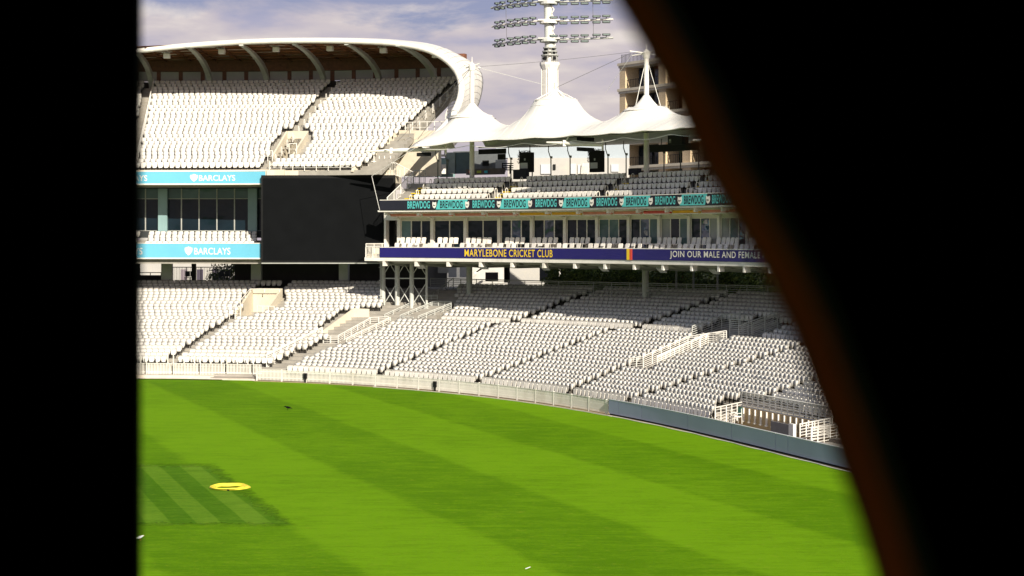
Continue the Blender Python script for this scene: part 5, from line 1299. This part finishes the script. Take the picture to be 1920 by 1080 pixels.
# ---------------- below the decks : walls, bins, hedge behind the shaded seats
t = thing('rear_building', RP(860, 33, 0), 'white walled building with grey panels glimpsed under the deck behind the shaded seats', 'building')
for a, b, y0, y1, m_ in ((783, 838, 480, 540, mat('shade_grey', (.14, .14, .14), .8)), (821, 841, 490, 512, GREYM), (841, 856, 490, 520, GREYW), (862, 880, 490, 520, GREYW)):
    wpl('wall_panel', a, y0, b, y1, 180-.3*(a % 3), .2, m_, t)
t = thing('white_wall', RP(990, 40, 0), 'bright white wall with a sloping stair behind the dark back railing', 'wall')
wpl('wall', 884, 470, 1046, 560, 246, .6, mat('garden_white', (.50, .48, .44), .8, .06, .5, dirt=(.3, .28, .24)), t)
m = MB(); 
for k in range(9): m.bar(W(890+k*3, 512-k*2.5, 240), W(912+k*3, 500-k*2.5, 240), .16, 4)
m.build('stair', WHITE, t)
for px0, px1, y0, y1, lab in ((910, 934, 511, 527, 'dark brown planter behind the back railing'), (1012, 1048, 500, 528, 'tall dark grey bin store behind the back railing')):
    a = wpl('planter' if px0 == 910 else 'bin_store', px0, y0, px1, y1, 172, 1.2, BAR if px0 == 910 else mat('bin_grey', (.07, .075, .085), .6)); tag(a, lab, 'planter' if px0 == 910 else 'bin store')
a = wpl('red_bin', 1264, 516, 1283, 531, 158.5, .8, RED); tag(a, 'red bin behind the back railing under the right deck', 'bin')
a = wpl('black_bin', 1250, 517, 1263, 531, 158.8, .8, BLACK); tag(a, 'black bin left of the red bin under the deck', 'bin')
pbox('rear_column', 945, 488, 952, 530, 29.8, .4, BLACK, None, 'dark column behind the back railing at the white wall', 'column')
def shrub(x, y, z, rx, ry, rz, n, label, name='bush', cat='bush', trunk=False, seed=1, size=.13, group=None):
    R_ = random.Random(seed); t = thing(name, (x, y, z), label, cat, group); m = MB()
    cl_ = [(R_.uniform(-.8, .8)*rx, R_.uniform(-.7, .7)*ry, R_.uniform(.15, 1.6)*rz, R_.uniform(.25, .5)) for _ in range(26)]
    for k in range(n):
        cx_, cy_, cz_, cr = R_.choice(cl_); v = Vector((R_.gauss(0, 1), R_.gauss(0, 1), R_.gauss(0, 1))).normalized()*cr*R_.uniform(.6, 1.1)
        q = Vector((x+cx_+v.x*rx, y+cy_+v.y*ry, z+max(.02, cz_+v.z*rz))); d = Vector((R_.gauss(0, 1), R_.gauss(0, 1)-.5, R_.gauss(0, 1)+.4)).normalized(); e = d.orthogonal().normalized(); f_ = d.cross(e); sz = size*R_.uniform(.6, 1.4)
        m.add([q-e*sz, q+f_*sz*.55, q+e*sz, q-f_*sz*.55], [(0, 1, 2, 3)])
    m.build('crown', LEAF, t)
    m = MB()
    for k in range(5): a = k*1.3; m.bar((x, y, z-1.5), (x+cos(a)*rx*.4, y+sin(a)*ry*.4, z+rz*.9), .07, 5, .02)
    m.build('trunk', BARK, t); return t
for k, (px_, D, zb, rx, rz) in enumerate(((1062, 172, 7.0, 2.2, 1.5), (1105, 170, 7.0, 2.3, 1.5), (1150, 168, 7.0, 2.3, 1.7), (1198, 165, 7.0, 2.3, 1.5), (1245, 162, 7.0, 2.3, 1.6), (1290, 159, 7.0, 2.3, 1.8), (1338, 156, 7.0, 2.3, 1.5), (1385, 153, 7.0, 2.2, 1.5), (1430, 150, 7.0, 2.2, 1.5))):
    p = W(px_, 500, D); p = RP(px_, 32.5); shrub(p.x, p.y, zb, rx, 1.3, rz, 2600, 'leafy green bush behind the back railing under the deck, %s from the left' % ORD[k+1], seed=k+11, group='bushes behind the back railing')
m = MB(); m.rect(E_, E_.at(1052, 34.5), E_.at(1600, 34.5), 34.4, 34.8, 0, 9.3); tag(m.build('garden_wall', mat('hedge_back', (.02, .028, .014), .9, .4, 2)), 'dark ivy covered wall behind the row of bushes', 'wall')
m = MB(); m.rect(E_, -5, 60, 23.3, 36, 6.75, 6.9); tag(m.build('raised_walkway', CONC), kind='structure')
for k, px_ in enumerate((1268, 1300, 1345)):
    p = RP(px_, 30.0, 7); m = MB(); m.bar(p, (p.x, p.y, 9.55), .1, 8); tag(m.build('steel_post', GREYM), 'thin grey post in front of the bushes, %s of three' % ORD[k+1], 'post', 'thin posts before the bushes')
# under the left stand : white house, tree, chairs, railings
t = thing('white_house', W(390, 444+12*F/236, 236), 'white house with a grey door seen through the gap under the left stand', 'house')
wpl('wall', 262, 440, 452, 600, 236, 8, LIGHTW, t); wpl('door', 339, 505, 351, 535, 235.9, .1, mat('grey_lilac', (.22, .18, .2)), t); wpl('door', 369, 505, 381, 535, 235.9, .1, mat('purple_grey', (.07, .055, .08)), t); wpl('door', 398, 505, 410, 535, 235.9, .1, mat('purple_grey', (.07, .055, .08)), t)
wpl('eaves', 262, 488, 452, 490, 235.5, .6, GREYW, t)
p = W(430, 528, 183); shrub(p[0], p[1], p[2]-.2, 1.9, 1.5, 1.15, 3600, 'leafy tree in the gap under the left stand, beside the white house', 'small_tree', 'tree', seed=5, size=.11)
railing3([W(262, 533, 181), W(322, 533, 181)], 1.2, nr=3, sp=1.0, name='terrace_railing', label='dark railing at the far left under the lower blue board', mats=BLACK)
railing3([W(322, 533, 180.5), W(486, 533, 180.5)], 1.75, balus=.16, sp=1.6, name='terrace_railing', label='dark barred railing in front of the white house and tree', mats=mat('railing_dark', (.1, .09, .09)))
railing3([W(492, 533, 178), W(712, 533, 174)], 1.6, nr=2, sp=1.0, name='terrace_railing', label='grey posts and rails in the dark below the screen', mats=GREYM)
for k, px_ in enumerate((351, 361, 415, 426)):
    q = Vector(W(px_, 532, 179)); t = thing('dark_chair', q, 'dark chair behind the back row under the left stand, %s of four' % ORD[k+1], 'chair', 'dark chairs under the left stand')
    CHM = mat('dark_chair', (.05, .06, .06)); m = MB(); m.box(q+Vector((0, .2, 1.0)), (.5, .06, .55)); m.build('backrest', CHM, t); m = MB(); m.box(q+Vector((0, 0, .62)), (.5, .45, .06)); m.build('seat', CHM, t)
    for ax in (-.2, .2):
        for ay in (-.18, .18): m = MB(); m.bar(q+Vector((ax, ay, 0)), q+Vector((ax, ay, .6)), .022, 4); m.build('leg', GREYM, t)
for k, px_ in enumerate((372, 455, 613, 668)):
    q = Vector(W(px_, 490, 176)); m = MB(); m.box(q, (.8, .5, .16)); m.box(q+Vector((0, 0, .14)), (.3, .3, .12)); tag(m.build('soffit_light', GREYW), 'pale light under the soffit of the left stand, %s of four' % ORD[k+1], 'light', 'lights under the left stand')

#%%ROOM  the dark window the picture is taken through
RM = [('room_wall', (0, -2.4, CH), (5.2, .1, 3.4)), ('room_wall', (-2.6, -.7, CH), (.1, 3.5, 3.4)), ('room_wall', (2.6, -.7, CH), (.1, 3.5, 3.4)), ('room_ceiling', (0, -.7, CH+1.75), (5.3, 3.6, .1)), ('room_floor', (0, -.7, CH-1.75), (5.3, 3.6, .1))]
for nm, c, d in RM: m = MB(); m.box(c, d); tag(m.build(nm, INK), kind='structure')
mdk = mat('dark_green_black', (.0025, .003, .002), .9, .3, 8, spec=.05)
m = MB(); Dp = 1.15
x0 = (258.5-CX)/F*Dp
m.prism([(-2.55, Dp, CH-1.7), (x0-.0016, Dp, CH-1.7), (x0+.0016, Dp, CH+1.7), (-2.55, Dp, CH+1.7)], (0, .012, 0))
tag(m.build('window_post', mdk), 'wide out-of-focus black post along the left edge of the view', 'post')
D0, D1 = .50, .53
def prof_edge(D, dx=0):
    pts = [(-900, 830), (-400, 985), (-200, 1060), (-60, 1128)]+[(y, x) for y, x in EDGE[1:]]+[(1200, 1685), (1500, 1765), (2000, 1880), (2600, 1990)]
    return [((x+dx-CX)/F*D, D, CH-(y-HZ)/F*D) for y, x in pts]
t = thing('curved_brace', (.3, .5, CH-.2), 'curved timber brace with shade-black plates and a red-brown inner face crossing the right side', 'brace')
# brown reveal : a lip between the outer (far) edge and the front plate; unlit sides are coloured near-black
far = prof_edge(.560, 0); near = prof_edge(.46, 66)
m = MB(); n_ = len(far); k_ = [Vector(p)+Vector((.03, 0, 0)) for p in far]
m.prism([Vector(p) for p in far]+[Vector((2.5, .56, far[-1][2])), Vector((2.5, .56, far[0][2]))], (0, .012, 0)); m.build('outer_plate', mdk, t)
m = MB(); vs = []
for a, b in zip(far, near): vs += [Vector(a)-Vector((0, .0012, 0)), Vector(b)]
m.add(vs, [(2*i, 2*i+1, 2*i+3, 2*i+2) for i in range(n_-1)]); m.build('reveal', BROWN, t)
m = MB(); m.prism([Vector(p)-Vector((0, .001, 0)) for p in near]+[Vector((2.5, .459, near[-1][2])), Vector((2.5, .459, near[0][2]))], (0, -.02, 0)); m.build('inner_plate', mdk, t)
